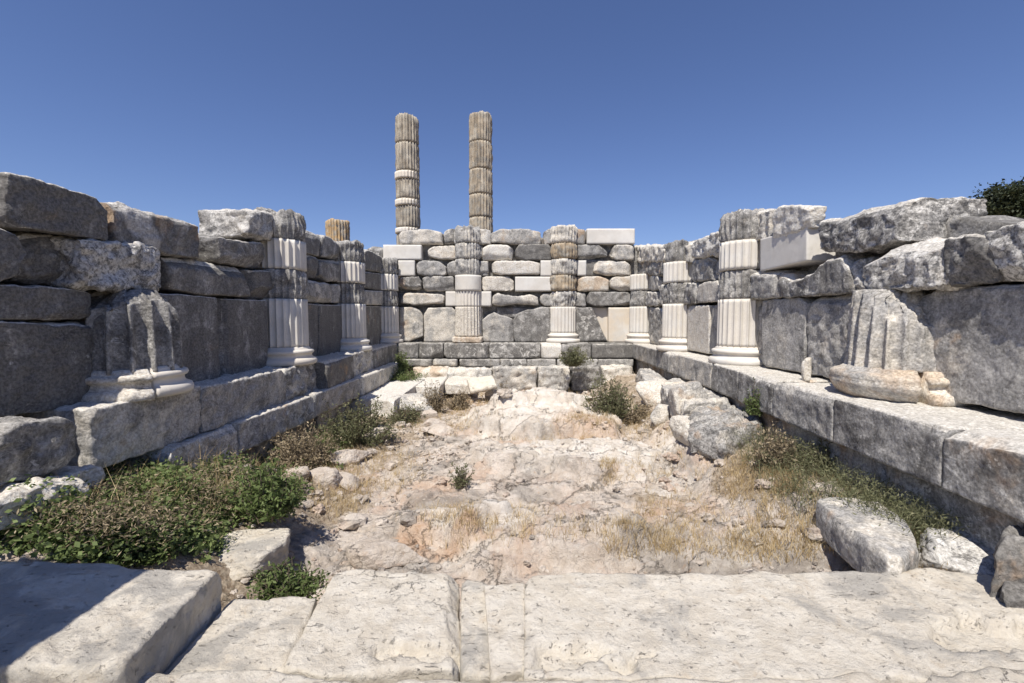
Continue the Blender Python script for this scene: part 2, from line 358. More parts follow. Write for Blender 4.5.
def ell(X, Y, cx, cy, rx, ry, p=2.0): return np.exp(-(((X-cx)/rx)**2+((Y-cy)/ry)**2)**(p/2))
def ground_h(X, Y):
    X = np.asarray(X, float); Y = np.asarray(Y, float); sh = X.shape
    P = np.stack([X, Y, 0*X], -1).reshape(-1, 3)
    f = fbm(P*np.array([.8, 1.3, 1])+3, 5, .52).reshape(sh); f2 = fbm(P*4+9, 4, .55).reshape(sh)
    wx = X+.25*fbm(P*1.5+31, 3).reshape(sh); wy = Y+.25*fbm(P*1.5+71, 3).reshape(sh)
    z = .02*f
    def plate(cx, cy, rx, ry, h, e=.8):
        rr = np.sqrt(((wx-cx)/rx)**2+((wy-cy)/ry)**2)
        return h*sstep(1.0, e, rr)
    z = z+.34*ell(wx, wy, .45, 7.9, 1.6, 1.1)+plate(.6, 7.5, 1.35, .75, .22)+plate(.2, 8.2, 1.2, .6, .16)
    z = z+plate(.9, 5.75, 1.5, .62, .17)+plate(1.2, 6.1, 1.1, .45, .06, .6)+plate(-.3, 5.3, 1.3, .8, .07)+.10*ell(wx, wy, .5, 5.4, 2., 1.2)
    z = z+plate(.25, 3.85, 1.0, .45, .17, .6)+plate(-.55, 4.05, .5, .33, .16)+.10*ell(wx, wy, 1.7, 4.2, 1., .8)+plate(1.55, 3.9, .9, .4, .06)
    rid = 1-np.abs(fbm(P*np.array([1.1, 2.4, 1])+55, 4).reshape(sh))
    z = z+.05*(rid-.7)+.016*f2
    # terraces in the bedding
    q = .065; k = z/q+.5*f2; fl = np.floor(k); fr = k-fl; z = .35*z+.65*q*(fl-.5*f2+sstep(.78, 1.0, fr))
    r2 = 1-np.abs(fbm(P*np.array([5, 8, 1])+77, 3).reshape(sh)); z = z+.012*fbm(P*13+2, 3).reshape(sh)-.03*sstep(.90, .99, r2)
    z = z+.45*sstep(1.75, 2.75, X+.15*f)+sstep(-1.5, -2.7, X+.15*f)*(.12+.40*sstep(5.4, 4.2, Y+.3*f))+.14*sstep(-1.9, -2.5, X)*sstep(3.4, 2.7, Y)
    return z
def soil_at(X, Y):
    sh = np.shape(X); P = np.stack([X, Y, 0*X], -1).reshape(-1, 3)
    s = -.06+.32*fbm(P*1.2+20, 4).reshape(sh)
    s = s+.65*sstep(-1.1, -1.9, X)+.6*sstep(1.9, 2.5, X)
    for cx, cy, rx, ry, a in ((1.5, 4.6, .9, .3, .4), (-.3, 4.5, .9, .12, .4), (-.6, 9.0, 1.6, .7, .6), (1.5, 8.2, .6, 1.0, .5), (-1.0, 6.6, .5, .7, .3), (1.9, 5.2, .5, .4, .4), (.6, 6.65, 1.2, .12, .4), (0, 11, 3, .8, .5)):
        s = s+a*ell(X, Y, cx, cy, rx, ry)
    s = s-.5*ell(X, Y, .6, 7.6, 1.2, .9)-.4*ell(X, Y, 1.0, 5.8, 1.2, .5)
    return s
def rust_at(X, Y):
    sh = X.shape; P = np.stack([X, Y, 0*X], -1).reshape(-1, 3); f = fbm(P*3+18, 5, .6).reshape(sh); e = 0*X
    for cx, cy, rx, ry, a in ((-.95, 3.85, .28, .18, 1.0), (-.55, 3.75, .45, .10, .9), (1.1, 7.0, .6, .3, .6), (-.1, 6.3, .5, .2, .6), (.9, 4.3, .4, .12, .5), (1.6, 4.4, .5, .2, .5), (-1.3, 10.6, .7, .3, .8), (-.9, 5.0, .4, .2, .5)):
        e = np.maximum(e, a*sstep(1.3, .5, np.sqrt(((X-cx)/rx)**2+((Y-cy)/ry)**2)+.5*f))
    return e
def bare_at(X, Y):
    sh = X.shape; P = np.stack([X, Y, 0*X], -1).reshape(-1, 3); f = fbm(P*2.2+8, 5, .6).reshape(sh)
    e = 0*X
    for cx, cy, rx, ry, a in ((.45, 7.7, 1.35, .95, 1.0), (1.0, 5.85, 1.35, .55, 1.0), (-.35, 4.1, .6, .30, .7), (1.75, 4.9, .4, .5, .5), (-.6, 3.75, .6, .2, .6), (1.4, 6.4, 1.2, .3, .8), (1.9, 3.6, .8, .25, .45)):
        e = np.maximum(e, a*sstep(1.3, .6, np.sqrt(((X-cx)/rx)**2+((Y-cy)/ry)**2)+.35*f))
    return e
gx = np.arange(-4.6, 4.601, .024); gy = np.concatenate([np.arange(2.0, 6.5, .02), np.arange(6.5, 12.8, .032)])
GX, GY = np.meshgrid(gx, gy, indexing='ij'); GZ = ground_h(GX, GY)
n1, n2 = GX.shape; ii = np.arange(n1*n2).reshape(n1, n2)
F = np.stack([ii[:-1, :-1], ii[1:, :-1], ii[1:, 1:], ii[:-1, 1:]], -1).reshape(-1, 4)
bed = make('bedrock_floor', np.stack([GX, GY, GZ], -1).reshape(-1, 3), F, M_ROCK, attrs={'soil': soil_at(GX, GY).ravel(), 'bare': bare_at(GX, GY).ravel(), 'rust': rust_at(GX, GY).ravel()}, center=False); bed['kind'] = 'structure'

# ------------------------------------------------------------------ the left wall
LW = thing('stone_wall', 'dark weathered block wall along the left side, mostly in shade', 'wall', (-XW-.3, 8, 0))
D = dict
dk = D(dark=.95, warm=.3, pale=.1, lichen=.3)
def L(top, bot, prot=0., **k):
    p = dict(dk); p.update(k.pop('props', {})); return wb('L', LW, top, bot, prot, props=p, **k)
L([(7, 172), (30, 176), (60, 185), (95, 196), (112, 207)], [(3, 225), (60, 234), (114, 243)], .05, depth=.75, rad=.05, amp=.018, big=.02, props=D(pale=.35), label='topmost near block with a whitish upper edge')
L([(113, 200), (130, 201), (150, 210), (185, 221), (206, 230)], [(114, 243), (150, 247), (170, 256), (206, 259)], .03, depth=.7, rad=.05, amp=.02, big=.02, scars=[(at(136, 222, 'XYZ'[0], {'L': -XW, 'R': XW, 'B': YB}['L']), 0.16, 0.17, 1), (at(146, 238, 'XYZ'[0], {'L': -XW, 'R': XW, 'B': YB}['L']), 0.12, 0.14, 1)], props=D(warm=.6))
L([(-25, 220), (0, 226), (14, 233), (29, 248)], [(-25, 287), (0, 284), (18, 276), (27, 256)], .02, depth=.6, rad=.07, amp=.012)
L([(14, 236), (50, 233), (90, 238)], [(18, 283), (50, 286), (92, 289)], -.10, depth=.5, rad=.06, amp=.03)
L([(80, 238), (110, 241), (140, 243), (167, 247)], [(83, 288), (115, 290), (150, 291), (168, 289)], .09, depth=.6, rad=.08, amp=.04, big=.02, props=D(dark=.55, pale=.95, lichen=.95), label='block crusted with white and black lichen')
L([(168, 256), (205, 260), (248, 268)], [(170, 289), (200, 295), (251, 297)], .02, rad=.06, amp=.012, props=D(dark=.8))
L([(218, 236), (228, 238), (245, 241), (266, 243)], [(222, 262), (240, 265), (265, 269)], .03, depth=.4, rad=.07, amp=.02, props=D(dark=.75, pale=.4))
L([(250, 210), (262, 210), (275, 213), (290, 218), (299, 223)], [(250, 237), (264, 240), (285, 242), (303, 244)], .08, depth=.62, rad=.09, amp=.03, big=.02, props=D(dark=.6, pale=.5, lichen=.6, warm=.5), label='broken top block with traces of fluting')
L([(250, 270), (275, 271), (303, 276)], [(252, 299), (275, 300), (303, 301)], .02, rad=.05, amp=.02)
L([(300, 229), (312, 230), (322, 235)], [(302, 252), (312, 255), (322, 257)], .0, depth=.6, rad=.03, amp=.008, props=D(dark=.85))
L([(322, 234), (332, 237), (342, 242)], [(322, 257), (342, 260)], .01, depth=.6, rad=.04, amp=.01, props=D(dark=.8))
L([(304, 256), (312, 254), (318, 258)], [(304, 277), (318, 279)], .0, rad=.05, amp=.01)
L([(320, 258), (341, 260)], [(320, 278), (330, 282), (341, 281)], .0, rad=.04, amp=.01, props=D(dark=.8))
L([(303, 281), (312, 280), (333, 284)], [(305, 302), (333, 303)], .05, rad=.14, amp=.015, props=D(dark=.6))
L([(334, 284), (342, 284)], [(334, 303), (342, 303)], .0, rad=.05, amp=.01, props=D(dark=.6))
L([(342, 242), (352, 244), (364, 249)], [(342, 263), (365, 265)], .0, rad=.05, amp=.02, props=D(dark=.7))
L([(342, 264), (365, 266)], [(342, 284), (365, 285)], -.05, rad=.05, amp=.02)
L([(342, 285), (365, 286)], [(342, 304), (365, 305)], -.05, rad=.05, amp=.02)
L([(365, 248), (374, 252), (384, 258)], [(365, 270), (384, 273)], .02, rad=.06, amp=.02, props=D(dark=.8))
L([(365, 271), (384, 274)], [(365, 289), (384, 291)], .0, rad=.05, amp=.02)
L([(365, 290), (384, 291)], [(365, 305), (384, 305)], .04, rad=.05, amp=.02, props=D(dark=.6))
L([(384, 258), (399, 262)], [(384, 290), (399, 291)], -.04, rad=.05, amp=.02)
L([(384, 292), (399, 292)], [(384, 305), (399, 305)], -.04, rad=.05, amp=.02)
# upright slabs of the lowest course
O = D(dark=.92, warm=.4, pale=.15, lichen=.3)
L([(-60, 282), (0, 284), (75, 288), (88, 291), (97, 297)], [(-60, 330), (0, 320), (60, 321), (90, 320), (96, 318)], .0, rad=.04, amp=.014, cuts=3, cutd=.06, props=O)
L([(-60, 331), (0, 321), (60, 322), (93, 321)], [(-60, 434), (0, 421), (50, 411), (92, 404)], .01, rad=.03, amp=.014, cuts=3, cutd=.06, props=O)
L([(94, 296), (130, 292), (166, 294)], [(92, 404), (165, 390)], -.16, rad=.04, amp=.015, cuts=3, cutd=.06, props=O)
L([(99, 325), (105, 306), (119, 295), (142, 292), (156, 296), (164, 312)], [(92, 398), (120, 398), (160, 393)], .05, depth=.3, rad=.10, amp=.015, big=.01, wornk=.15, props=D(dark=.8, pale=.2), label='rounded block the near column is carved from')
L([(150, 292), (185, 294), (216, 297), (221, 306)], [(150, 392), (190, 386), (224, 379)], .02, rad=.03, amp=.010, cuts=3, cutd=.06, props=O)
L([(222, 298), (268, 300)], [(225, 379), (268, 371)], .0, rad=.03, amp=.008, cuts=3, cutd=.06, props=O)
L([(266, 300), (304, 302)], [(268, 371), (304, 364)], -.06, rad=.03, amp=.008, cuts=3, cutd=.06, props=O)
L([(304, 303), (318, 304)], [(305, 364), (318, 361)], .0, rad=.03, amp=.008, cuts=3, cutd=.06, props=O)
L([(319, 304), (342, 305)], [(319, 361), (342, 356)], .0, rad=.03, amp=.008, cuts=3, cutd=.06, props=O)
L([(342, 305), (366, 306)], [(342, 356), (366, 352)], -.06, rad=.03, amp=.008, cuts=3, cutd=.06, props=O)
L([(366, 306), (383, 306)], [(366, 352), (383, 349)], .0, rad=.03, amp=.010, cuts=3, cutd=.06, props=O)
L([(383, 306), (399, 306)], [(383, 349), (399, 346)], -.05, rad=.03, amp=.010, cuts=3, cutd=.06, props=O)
def core(parent, P0, P1, W, zs, name='wall_core'):
    T = [np.array(p+(z,)) for p, z in zip(P0, zs)]
    B = [np.array(p+(.5,)) for p in P0]
    return block(name, T, B, W, .45, parent=parent, rad=.05, amp=.03, res=.07, seed=nseed(), props=D(dark=1.0, pale=.1))
def profile_core(parent, wall, pts, inset=.32):
    ax, val, W = WALLS[wall]; T = []
    for x, y in pts:
        p = at(x, y, ax, val); p = p-np.array(W)*inset; T.append(p)
    B = [np.array([p[0], p[1], .3]) for p in T]
    return block('wall_core', T, B, W, .5, parent=parent, rad=.05, amp=.03, res=.07, seed=nseed(), wornk=0, props=D(dark=.8, pale=.1, warm=.5))
profile_core(LW, 'L', [(-40, 240), (10, 200), (100, 215), (200, 240), (262, 232), (300, 236), (342, 252), (398, 264)])

# ------------------------------------------------------------------ the back wall
BW = thing('stone_wall', 'sunlit back wall of grey and new white blocks facing the camera', 'wall', (0, YB+.3, 0))
def B(x0, y0, x1, y1, prot=0., tp=None, bt=None, **k):
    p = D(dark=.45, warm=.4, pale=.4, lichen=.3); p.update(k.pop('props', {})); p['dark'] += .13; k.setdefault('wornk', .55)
    k.setdefault('rad', .05); k.setdefault('amp', .02); k.setdefault('big', .012); k.setdefault('chip', 1.2); k.setdefault('cutd', .08); k.setdefault('cuts', 6); k.setdefault('gap', .002)
    return wb('B', BW, tp or [(x0, y0), (x1, y0)], bt or [(x0, y1), (x1, y1)], prot, props=p, **k)
# top course
B(0, 0, 0, 0, .02, [(399, 232), (410, 230), (428, 229), (442, 232)], [(399, 244), (442, 244)], props=D(dark=.35))
B(0, 0, 0, 0, .0, [(444, 231), (449, 229), (456, 228)], [(444, 244), (456, 244)], rad=.05, props=D(dark=.5))
B(0, 0, 0, 0, .04, [(454, 228), (490, 229)], [(454, 244), (491, 244)], rad=.05, props=D(dark=.2, pale=.6))
B(0, 0, 0, 0, .03, [(491, 233), (500, 229), (530, 229), (541, 232)], [(491, 242), (515, 244), (541, 244)], props=D(dark=.4, warm=.6))
B(0, 0, 0, 0, .0, [(544, 231), (551, 228), (586, 229)], [(544, 244), (586, 244)], rad=.06, props=D(dark=.5, warm=.6))
smooth_block('B', BW, *rect(587, 228.4, 635, 244), prot=.02, label='smooth new white block at the top right of the wall')
# second course
B(364, 247, 383, 260, .0, [(364, 250), (372, 246), (383, 247)], [(364, 261), (383, 261)], props=D(dark=.5))
smooth_block('B', BW, *rect(383, 244.6, 421.5, 259.8), prot=.04, label='long new white block above the left corner column')
B(0, 0, 0, 0, .0, [(427, 250), (434, 246), (456, 245)], [(428, 256), (440, 259), (457, 259)], props=D(dark=.15, warm=.6))
B(456, 244.5, 482, 259.5, .03, rad=.04, props=D(dark=.6))
B(0, 0, 0, 0, .05, [(482, 248), (489, 244), (507, 244), (514, 249)], [(482, 259.5), (512, 259.5)], rad=.07, amp=.012, props=D(dark=.0, pale=.8, warm=.1), label='pale whitish block')
B(0, 0, 0, 0, .02, [(515, 250), (519, 244), (551, 244)], [(515, 258), (522, 260), (552, 260)], props=D(dark=.85))
B(577, 244.5, 608, 259.5, .0, [(577, 244.5), (598, 244.5), (608, 251)], [(577, 259.5), (590, 259.5), (608, 256)], props=D(dark=.6))
B(609, 244.5, 634, 259.5, .02, [(611, 251), (615, 244.6), (634, 244.6)], [(610, 255), (617, 260), (634, 260)], props=D(dark=.45))
# third course
smooth_block('B', BW, *rect(398, 260.2, 414.8, 276), prot=.03, label='small square new white block')
B(0, 0, 0, 0, .03, [(416, 262), (425, 260), (438, 261), (446, 266)], [(417, 274), (425, 276), (446, 275)], props=D(dark=.5))
B(0, 0, 0, 0, .03, [(447, 264), (453, 260.5), (488, 261)], [(447, 276), (488, 276)], props=D(dark=.5))
B(0, 0, 0, 0, .0, [(482, 260.5), (488, 260.5)], [(482, 276), (488, 276)], props=D(dark=.4))
B(0, 0, 0, 0, .05, [(491, 264), (496, 260.5), (530, 260.5), (540, 263)], [(492, 272), (500, 275), (540, 274)], amp=.015, props=D(dark=.1, pale=.7))
smooth_block('B', BW, *rect(540.5, 260.2, 553, 276.2), prot=.03, label='upright leg of the new white stepped block')
smooth_block('B', BW, *rect(577, 260.2, 586.5, 275.8), prot=.02, label='narrow new white block right of the column')
B(577, 260, 607, 276, -.12, props=D(dark=.8))
B(0, 0, 0, 0, .04, [(595, 264), (600, 260.4), (626, 260.4), (632, 266)], [(594, 272), (605, 275.5), (632, 275)], props=D(dark=.3, warm=.5, pale=.2))
# fourth course
B(398, 276.4, 421, 291, .02, [(398, 276.4), (418, 276.4), (421, 281)], [(398, 289), (418, 290), (421, 288)], props=D(dark=.7, warm=.5))
B(422, 276.4, 454, 291, .02, [(422, 278), (426, 276), (454, 276)], [(422, 288), (427, 291), (454, 291)], props=D(dark=.55))
B(0, 0, 0, 0, .03, [(482, 276.4), (508, 276.4), (514, 281)], [(482, 291), (510, 291), (514, 289)], amp=.015, props=D(dark=.15, pale=.6, warm=.5))
smooth_block('B', BW, *rect(515, 276.5, 553, 291.3), prot=.03, label='new white block forming the foot of the stepped pair')
B(0, 0, 0, 0, .03, [(577, 276.2), (600, 276.2), (609, 279)], [(577, 291), (609, 291)], rad=.05, amp=.015, props=D(dark=.05, warm=.9, pale=.2), label='tan coloured block')
B(0, 0, 0, 0, .02, [(610, 279), (615, 276.2), (634, 276.2)], [(610, 287), (620, 291), (634, 290)], rad=.06, props=D(dark=.2, warm=.9, pale=.2))
# fifth course
B(0, 0, 0, 0, .06, [(401, 297), (405, 293), (440, 294), (444, 296)], [(400, 303), (415, 305), (443, 303)], props=D(dark=.3, warm=.5))
B(398, 292, 446, 306.5, -.12, props=D(dark=.9))
smooth_block('B', BW, *rect(445.5, 291.2, 491.3, 306.4), prot=.03, label='new white block behind the left of the two middle columns')
B(0, 0, 0, 0, .06, [(492, 297), (497, 293), (505, 295), (518, 296), (530, 294), (538, 297)], [(492, 304), (500, 306), (515, 304), (539, 305)], props=D(dark=.3, warm=.3))
B(0, 0, 0, 0, .02, [(540, 296), (544, 292), (586, 292)], [(540, 302), (545, 306.5), (586, 306.5)], rad=.06, props=D(dark=.45))
B(0, 0, 0, 0, .05, [(587, 297), (590, 291.5), (628, 292), (633, 297)], [(587, 303), (596, 306.5), (633, 305)], props=D(dark=.7, warm=.4))
# lowest course of upright slabs
sl_ = D(rad=.05, amp=.012, big=.01, cuts=3, cutd=.05)
B(0, 0, 0, 0, .02, [(398, 307), (413, 307), (420, 311), (423, 317)], [(398, 340), (408, 342), (423, 336)], **sl_, props=D(dark=.35, warm=.55, pale=.25), depth=.5)
B(0, 0, 0, 0, .02, [(424, 314), (428, 308), (452, 307), (456, 311)], [(424, 342), (457, 342)], **sl_, props=D(dark=.35, warm=.6, pale=.2))
B(455, 307, 483, 342, -.03, **sl_)
B(0, 0, 0, 0, .02, [(482, 320), (488, 315), (494, 312), (500, 315), (506, 316), (513, 319)], [(483, 342), (514, 342)], **sl_, props=D(dark=.5, pale=.35))
B(0, 0, 0, 0, .03, [(513, 320), (518, 313), (526, 310), (534, 309), (541, 307), (551, 307)], [(514, 342), (552, 342)], **sl_, props=D(dark=.6, pale=.35))
B(496, 307.5, 540, 320, -.14, rad=.07, props=D(dark=.75))
B(0, 0, 0, 0, .03, [(576, 307.3), (592, 307.3)], [(576, 342), (608, 342)], **sl_, props=D(dark=.75, pale=.5))
smooth_block('B', BW, *rect(590, 307.3, 610, 342), prot=-.14, warm=.9, label='cream infill slab behind a slanting broken edge')
smooth_block('B', BW, *rect(608.5, 307.3, 636, 342.5), prot=.02, warm=1.0, label='upright new cream slab beside the right corner column')
profile_core(BW, 'B', [(364, 252), (398, 250), (410, 236), (540, 236), (634, 236), (638, 250), (664, 252)], inset=.24)

# ------------------------------------------------------------------ the right wall
RW = thing('stone_wall', 'grey weathered block wall along the right side with rough boulders on top', 'wall', (XW+.3, 8, 0))
def Rr(top, bot, prot=0., **k):
    p = D(dark=.64, warm=.3, pale=.35, lichen=.5); p.update(k.pop('props', {}))
    k.setdefault('rad', .06); k.setdefault('amp', .02)
    return wb('R', RW, top, bot, prot, props=p, **k)
Rr([(633, 246), (650, 245), (664, 246)], [(633, 262), (664, 262)], .06, rad=.10, amp=.05, props=D(dark=.3, warm=.6))
Rr([(633, 262), (664, 260)], [(633, 275), (664, 276)], .02, rad=.08, amp=.05, props=D(dark=.7, warm=.6, lichen=.8))
Rr([(650, 276), (657, 276), (659, 281)], [(650, 291), (659, 290)], .02, rad=.05)
Rr([(633, 292), (656, 292)], [(634, 306), (656, 306)], .03, rad=.08, amp=.05, props=D(pale=.7))
Rr([(664, 250), (672, 243), (690, 241)], [(665, 263), (690, 262)], .04, rad=.06, amp=.03, props=D(dark=.55, pale=.5))
Rr([(664, 263), (690, 262)], [(664, 284), (690, 284)], -.06)
Rr([(691, 243), (700, 238), (712, 234), (725, 228)], [(691, 258), (722, 256)], .06, rad=.10, amp=.06, props=D(dark=.5, pale=.7, lichen=.7))
Rr([(690, 262), (700, 259), (708, 257), (714, 261)], [(690, 283), (714, 280)], .02, rad=.07, amp=.03)
Rr([(713, 256), (726, 252)], [(713, 281), (726, 278)], -.05)
Rr([(659, 285), (675, 283), (695, 283)], [(660, 306), (695, 304)], .05, rad=.10, amp=.04, props=D(dark=.6, lichen=.7))
Rr([(696, 283), (702, 279), (716, 277), (723, 285)], [(696, 303), (723, 302)], .03, rad=.05, amp=.010, props=D(dark=.45, pale=.4))
# big top block over the second column from the near end
Rr([(725, 222), (734, 216), (752, 211), (773, 209)], [(724, 243), (773, 240)], .0, depth=.45, rad=.07, amp=.04, props=D(dark=.5, pale=.6))
Rr([(772, 212), (780, 206), (800, 205), (812, 206)], [(772, 242), (808, 228)], .06, depth=.12, rad=.05, amp=.02, props=D(dark=.0, pale=.95, warm=.4, lichen=.3), label='pale broken upper half of the patched block')
smooth_block('R', RW, [(760, 239), (788, 231), (807, 225)], [(760, 271.5), (807, 261)], prot=.04, depth=.7, label='long new white marble block with a slanting top joint')
Rr([(722, 272), (745, 271), (774, 270)], [(722, 301), (774, 299)], .08, rad=.05, amp=.02, props=D(dark=.7))
Rr([(774, 271), (781, 272), (790, 279), (803, 278), (813, 272), (824, 261), (840, 255), (848, 268)], [(774, 299), (800, 297), (851, 293)], .06, rad=.05, amp=.02, props=D(dark=.75, warm=.5))
Rr([(848, 262), (861, 258)], [(850, 292), (863, 291)], .0, rad=.06, amp=.04, props=D(pale=.7))
Rr([(818, 220), (845, 216), (862, 208), (880, 204), (908, 198)], [(818, 253), (860, 253), (868, 249), (908, 240)], .05, depth=.66, rad=.06, amp=.03, big=.015, props=D(dark=.7, pale=.6, lichen=.95, warm=.5), label='dark lichened top boulder')
Rr([(861, 268), (866, 258), (882, 247), (905, 241), (940, 238)], [(862, 284), (875, 289), (905, 291), (940, 288)], .20, depth=.8, rad=.16, amp=.04, big=.02, props=D(dark=.55, pale=.75, lichen=.9, warm=.5), label='bulging lichened boulder over the broken column')
Rr([(938, 239), (960, 236), (988, 233)], [(938, 288), (960, 286), (988, 281)], .14, depth=.6, rad=.07, amp=.03, props=D(dark=.9, pale=.5, lichen=.9))
Rr([(984, 232), (1005, 224), (1024, 220), (1100, 205)], [(986, 281), (1024, 282), (1100, 278)], .10, depth=.6, rad=.08, amp=.03, big=.01, props=D(dark=.6, pale=.75, lichen=1.0))
OR = D(dark=.68, warm=.3, pale=.25, lichen=.45)
def Ro(top, bot, prot=0., **k):
    p = dict(OR); p.update(k.pop('props', {})); k.setdefault('rad', .035); k.setdefault('amp', .008); k.setdefault('cuts', 3); k.setdefault('cutd', .07); return Rr(top, bot, prot, props=p, **k)
Ro([(633, 307), (651, 308)], [(633, 343), (651, 345)], -.05)
Ro([(650, 307.5), (658, 308), (663, 312)], [(650, 345), (664, 347)], .0, rad=.06, amp=.03)
Ro([(663, 306), (688, 305)], [(664, 347), (688, 350)], -.06)
Ro([(687, 305), (709, 305)], [(687, 350), (709, 354.5)], .02, rad=.02, amp=.004, props=D(dark=.0, pale=.7, lichen=.0, warm=.3), label='pale smooth upright slab')
Ro([(711, 307), (716, 304), (724, 304)], [(709, 354), (724, 358)], .0)
Ro([(722, 303), (762, 301)], [(722, 358), (762, 366)], -.06)
Ro([(761, 300), (799, 297), (806, 303)], [(761, 366), (804, 374)], .02, scars=[(at(792, 345, 'XYZ'[0], {'L': -XW, 'R': XW, 'B': YB}['R']), 0.12, 0.35, 0.6), (at(768, 335, 'XYZ'[0], {'L': -XW, 'R': XW, 'B': YB}['R']), 0.05, 0.12, 0.7)], props=D(pale=.45))
Ro([(804, 304), (814, 297), (853, 293)], [(804, 374), (852, 383.5)], .0, amp=.02)
Ro([(852, 294), (916, 291)], [(852, 383), (918, 396)], -.06)
Ro([(914, 300), (935, 289), (1024, 283), (1180, 272)], [(916, 396), (1024, 415), (1180, 446)], .02, scars=[(at(985, 372, 'XYZ'[0], {'L': -XW, 'R': XW, 'B': YB}['R']), 0.16, 0.2, 0.6), (at(1024, 410, 'XYZ'[0], {'L': -XW, 'R': XW, 'B': YB}['R']), 0.9, 0.08, 0.5), (at(935, 370, 'XYZ'[0], {'L': -XW, 'R': XW, 'B': YB}['R']), 0.12, 0.26, 0.5)], amp=.01, props=D(pale=.3, warm=.45))
profile_core(RW, 'R', [(633, 252), (664, 254), (690, 252), (725, 240), (770, 225), (815, 225), (905, 215), (980, 225), (1180, 210)])

# ------------------------------------------------------------------ ledges under the walls
ZL = 1.257
def ledge(parent, side, a, b, xf_a, xf_b, z, depth, name='stone_block', back=4.0, **k):
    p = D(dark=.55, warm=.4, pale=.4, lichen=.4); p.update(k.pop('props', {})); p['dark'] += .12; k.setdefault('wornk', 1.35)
    if side == 'R': near, far = [(xf_a, a, z), (back, a, z)], [(xf_b, b, z), (back, b, z)]
    else: near, far = [(-back, a, z), (-xf_a, a, z)], [(-back, b, z), (-xf_b, b, z)]
    k.setdefault('res', max(.018, a*.0042)); k.setdefault('rad', .045); k.setdefault('amp', .010); k.setdefault('cuts', 6); k.setdefault('cutd', .06)
    return block(name, far, near, (0, 0, 1), depth, parent=parent, seed=nseed(), props=p, **k)
RL = thing('stone_ledge', 'long grey stone bench running below the right wall', 'ledge', (3.3, 7, 0))
fx = lambda y: float(np.interp(y, [1.5, 2.55, 3.4, 5.1, 7, 11.7, 13], [2.80, 2.83, 2.87, 2.96, 3.1, 3.24, 3.26]))
for a, b, kk in ((1.2, 3.0, D(dark=.55)), (3.0, 4.12, D(dark=.6)), (4.12, 5.2, D(dark=.5, pale=.5)), (5.2, 6.15, D(dark=.55)), (6.15, 7.15, D(dark=.6)), (7.15, 9.3, D(dark=.45)), (9.3, 12.9, D(dark=.5))):
    ledge(RL, 'R', a, b, fx(a), fx(b), ZL, .41, props=kk, gap=.004, rad=.03)
for a, b in ((1.5, 3.6), (3.6, 5.3), (5.3, 6.9), (6.9, 9.5), (9.5, 12.6)):
    ledge(RL, 'R', a, b, fx(a)+.10, fx(b)+.10, ZL-.415, 1.1, props=D(dark=.6, warm=.7), name='foundation_block')
LL = thing('stone_ledge', 'broken stepped stone bench running below the left wall', 'ledge', (-3.3, 7, 0))
ledge(LL, 'L', 3.47, 4.66, 3.28, 3.24, ZL+.02, .50, props=D(dark=.45, warm=.5, pale=.5), amp=.018, rad=.03, label='near ledge block with a rough broken face')
ledge(LL, 'L', 4.66, 6.35, 3.24, 3.20, ZL, .48, props=D(dark=.6), amp=.02)
ledge(LL, 'L', 6.35, 7.4, 3.22, 3.22, ZL-.01, .48, props=D(dark=.5, pale=.5), rad=.10, amp=.05)
ledge(LL, 'L', 7.4, 8.8, 3.05, 3.1, ZL, .48, props=D(dark=.7, warm=.5))
ledge(LL, 'L', 8.8, 10.3, 3.16, 3.2, ZL, .48, props=D(dark=.5, pale=.6), rad=.10, amp=.05)
ledge(LL, 'L', 10.3, 12.9, 3.2, 3.2, ZL, .48, props=D(dark=.6), amp=.02)
for a, b, x0, x1, z in ((4.1, 5.1, 3.16, 3.12, .77), (5.1, 6.9, 3.12, 3.05, .79), (6.9, 8.8, 3.05, 2.98, .80), (8.8, 12.4, 2.98, 3.0, .79)):
    ledge(LL, 'L', a, b, x0, x1, z, .36, name='kerb_block', props=D(dark=.4, pale=.5), amp=.02, rad=.04)
for a, b, x0, z in ((5.0, 7.2, 3.2, .44), (7.2, 12.3, 3.15, .44)):
    ledge(LL, 'L', a, b, x0, x0, z, .8, name='foundation_block', props=D(dark=.7, warm=.7), amp=.03)
BL = thing('stone_ledge', 'stepped stone bench of three courses along the foot of the back wall', 'ledge', (0, 12.4, 0))
def bl(x0, x1, y0, y1, Yf, name='stone_block', depth=.6, **k):
    p = D(dark=.5, warm=.3, pale=.5, lichen=.3); p.update(k.pop('props', {})); p['dark'] += .06
    T = [at(x0, y0, 'Y', Yf), at(x1, y0, 'Y', Yf)]; Bt = [at(x0, y1, 'Y', Yf), at(x1, y1, 'Y', Yf)]
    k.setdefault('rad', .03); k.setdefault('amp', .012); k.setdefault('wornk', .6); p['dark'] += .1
    return block(name, T, Bt, (0, -1, 0), depth, parent=BL, res=.045, seed=nseed(), props=p, **k)
for x0, x1, kk in ((395, 418, D(dark=.6)), (418, 443, D(dark=.65)), (443, 489, D(dark=.6)), (489, 541, D(dark=.6)), (541, 562, D(dark=.1, pale=.8)), (562, 592, D(dark=.6)), (592, 640, D(dark=.95, pale=.0))):
    bl(x0, x1, 343.2, 358.6, 12.4, depth=1.0, props=kk)
for x0, x1 in ((392, 432), (432, 457), (459, 500), (500, 527), (527, 556), (557, 598), (598, 634)):
    bl(x0, x1, 359.2, 366.8, 12.30, name='step_block', depth=1.0, props=D(dark=.52, pale=.35))
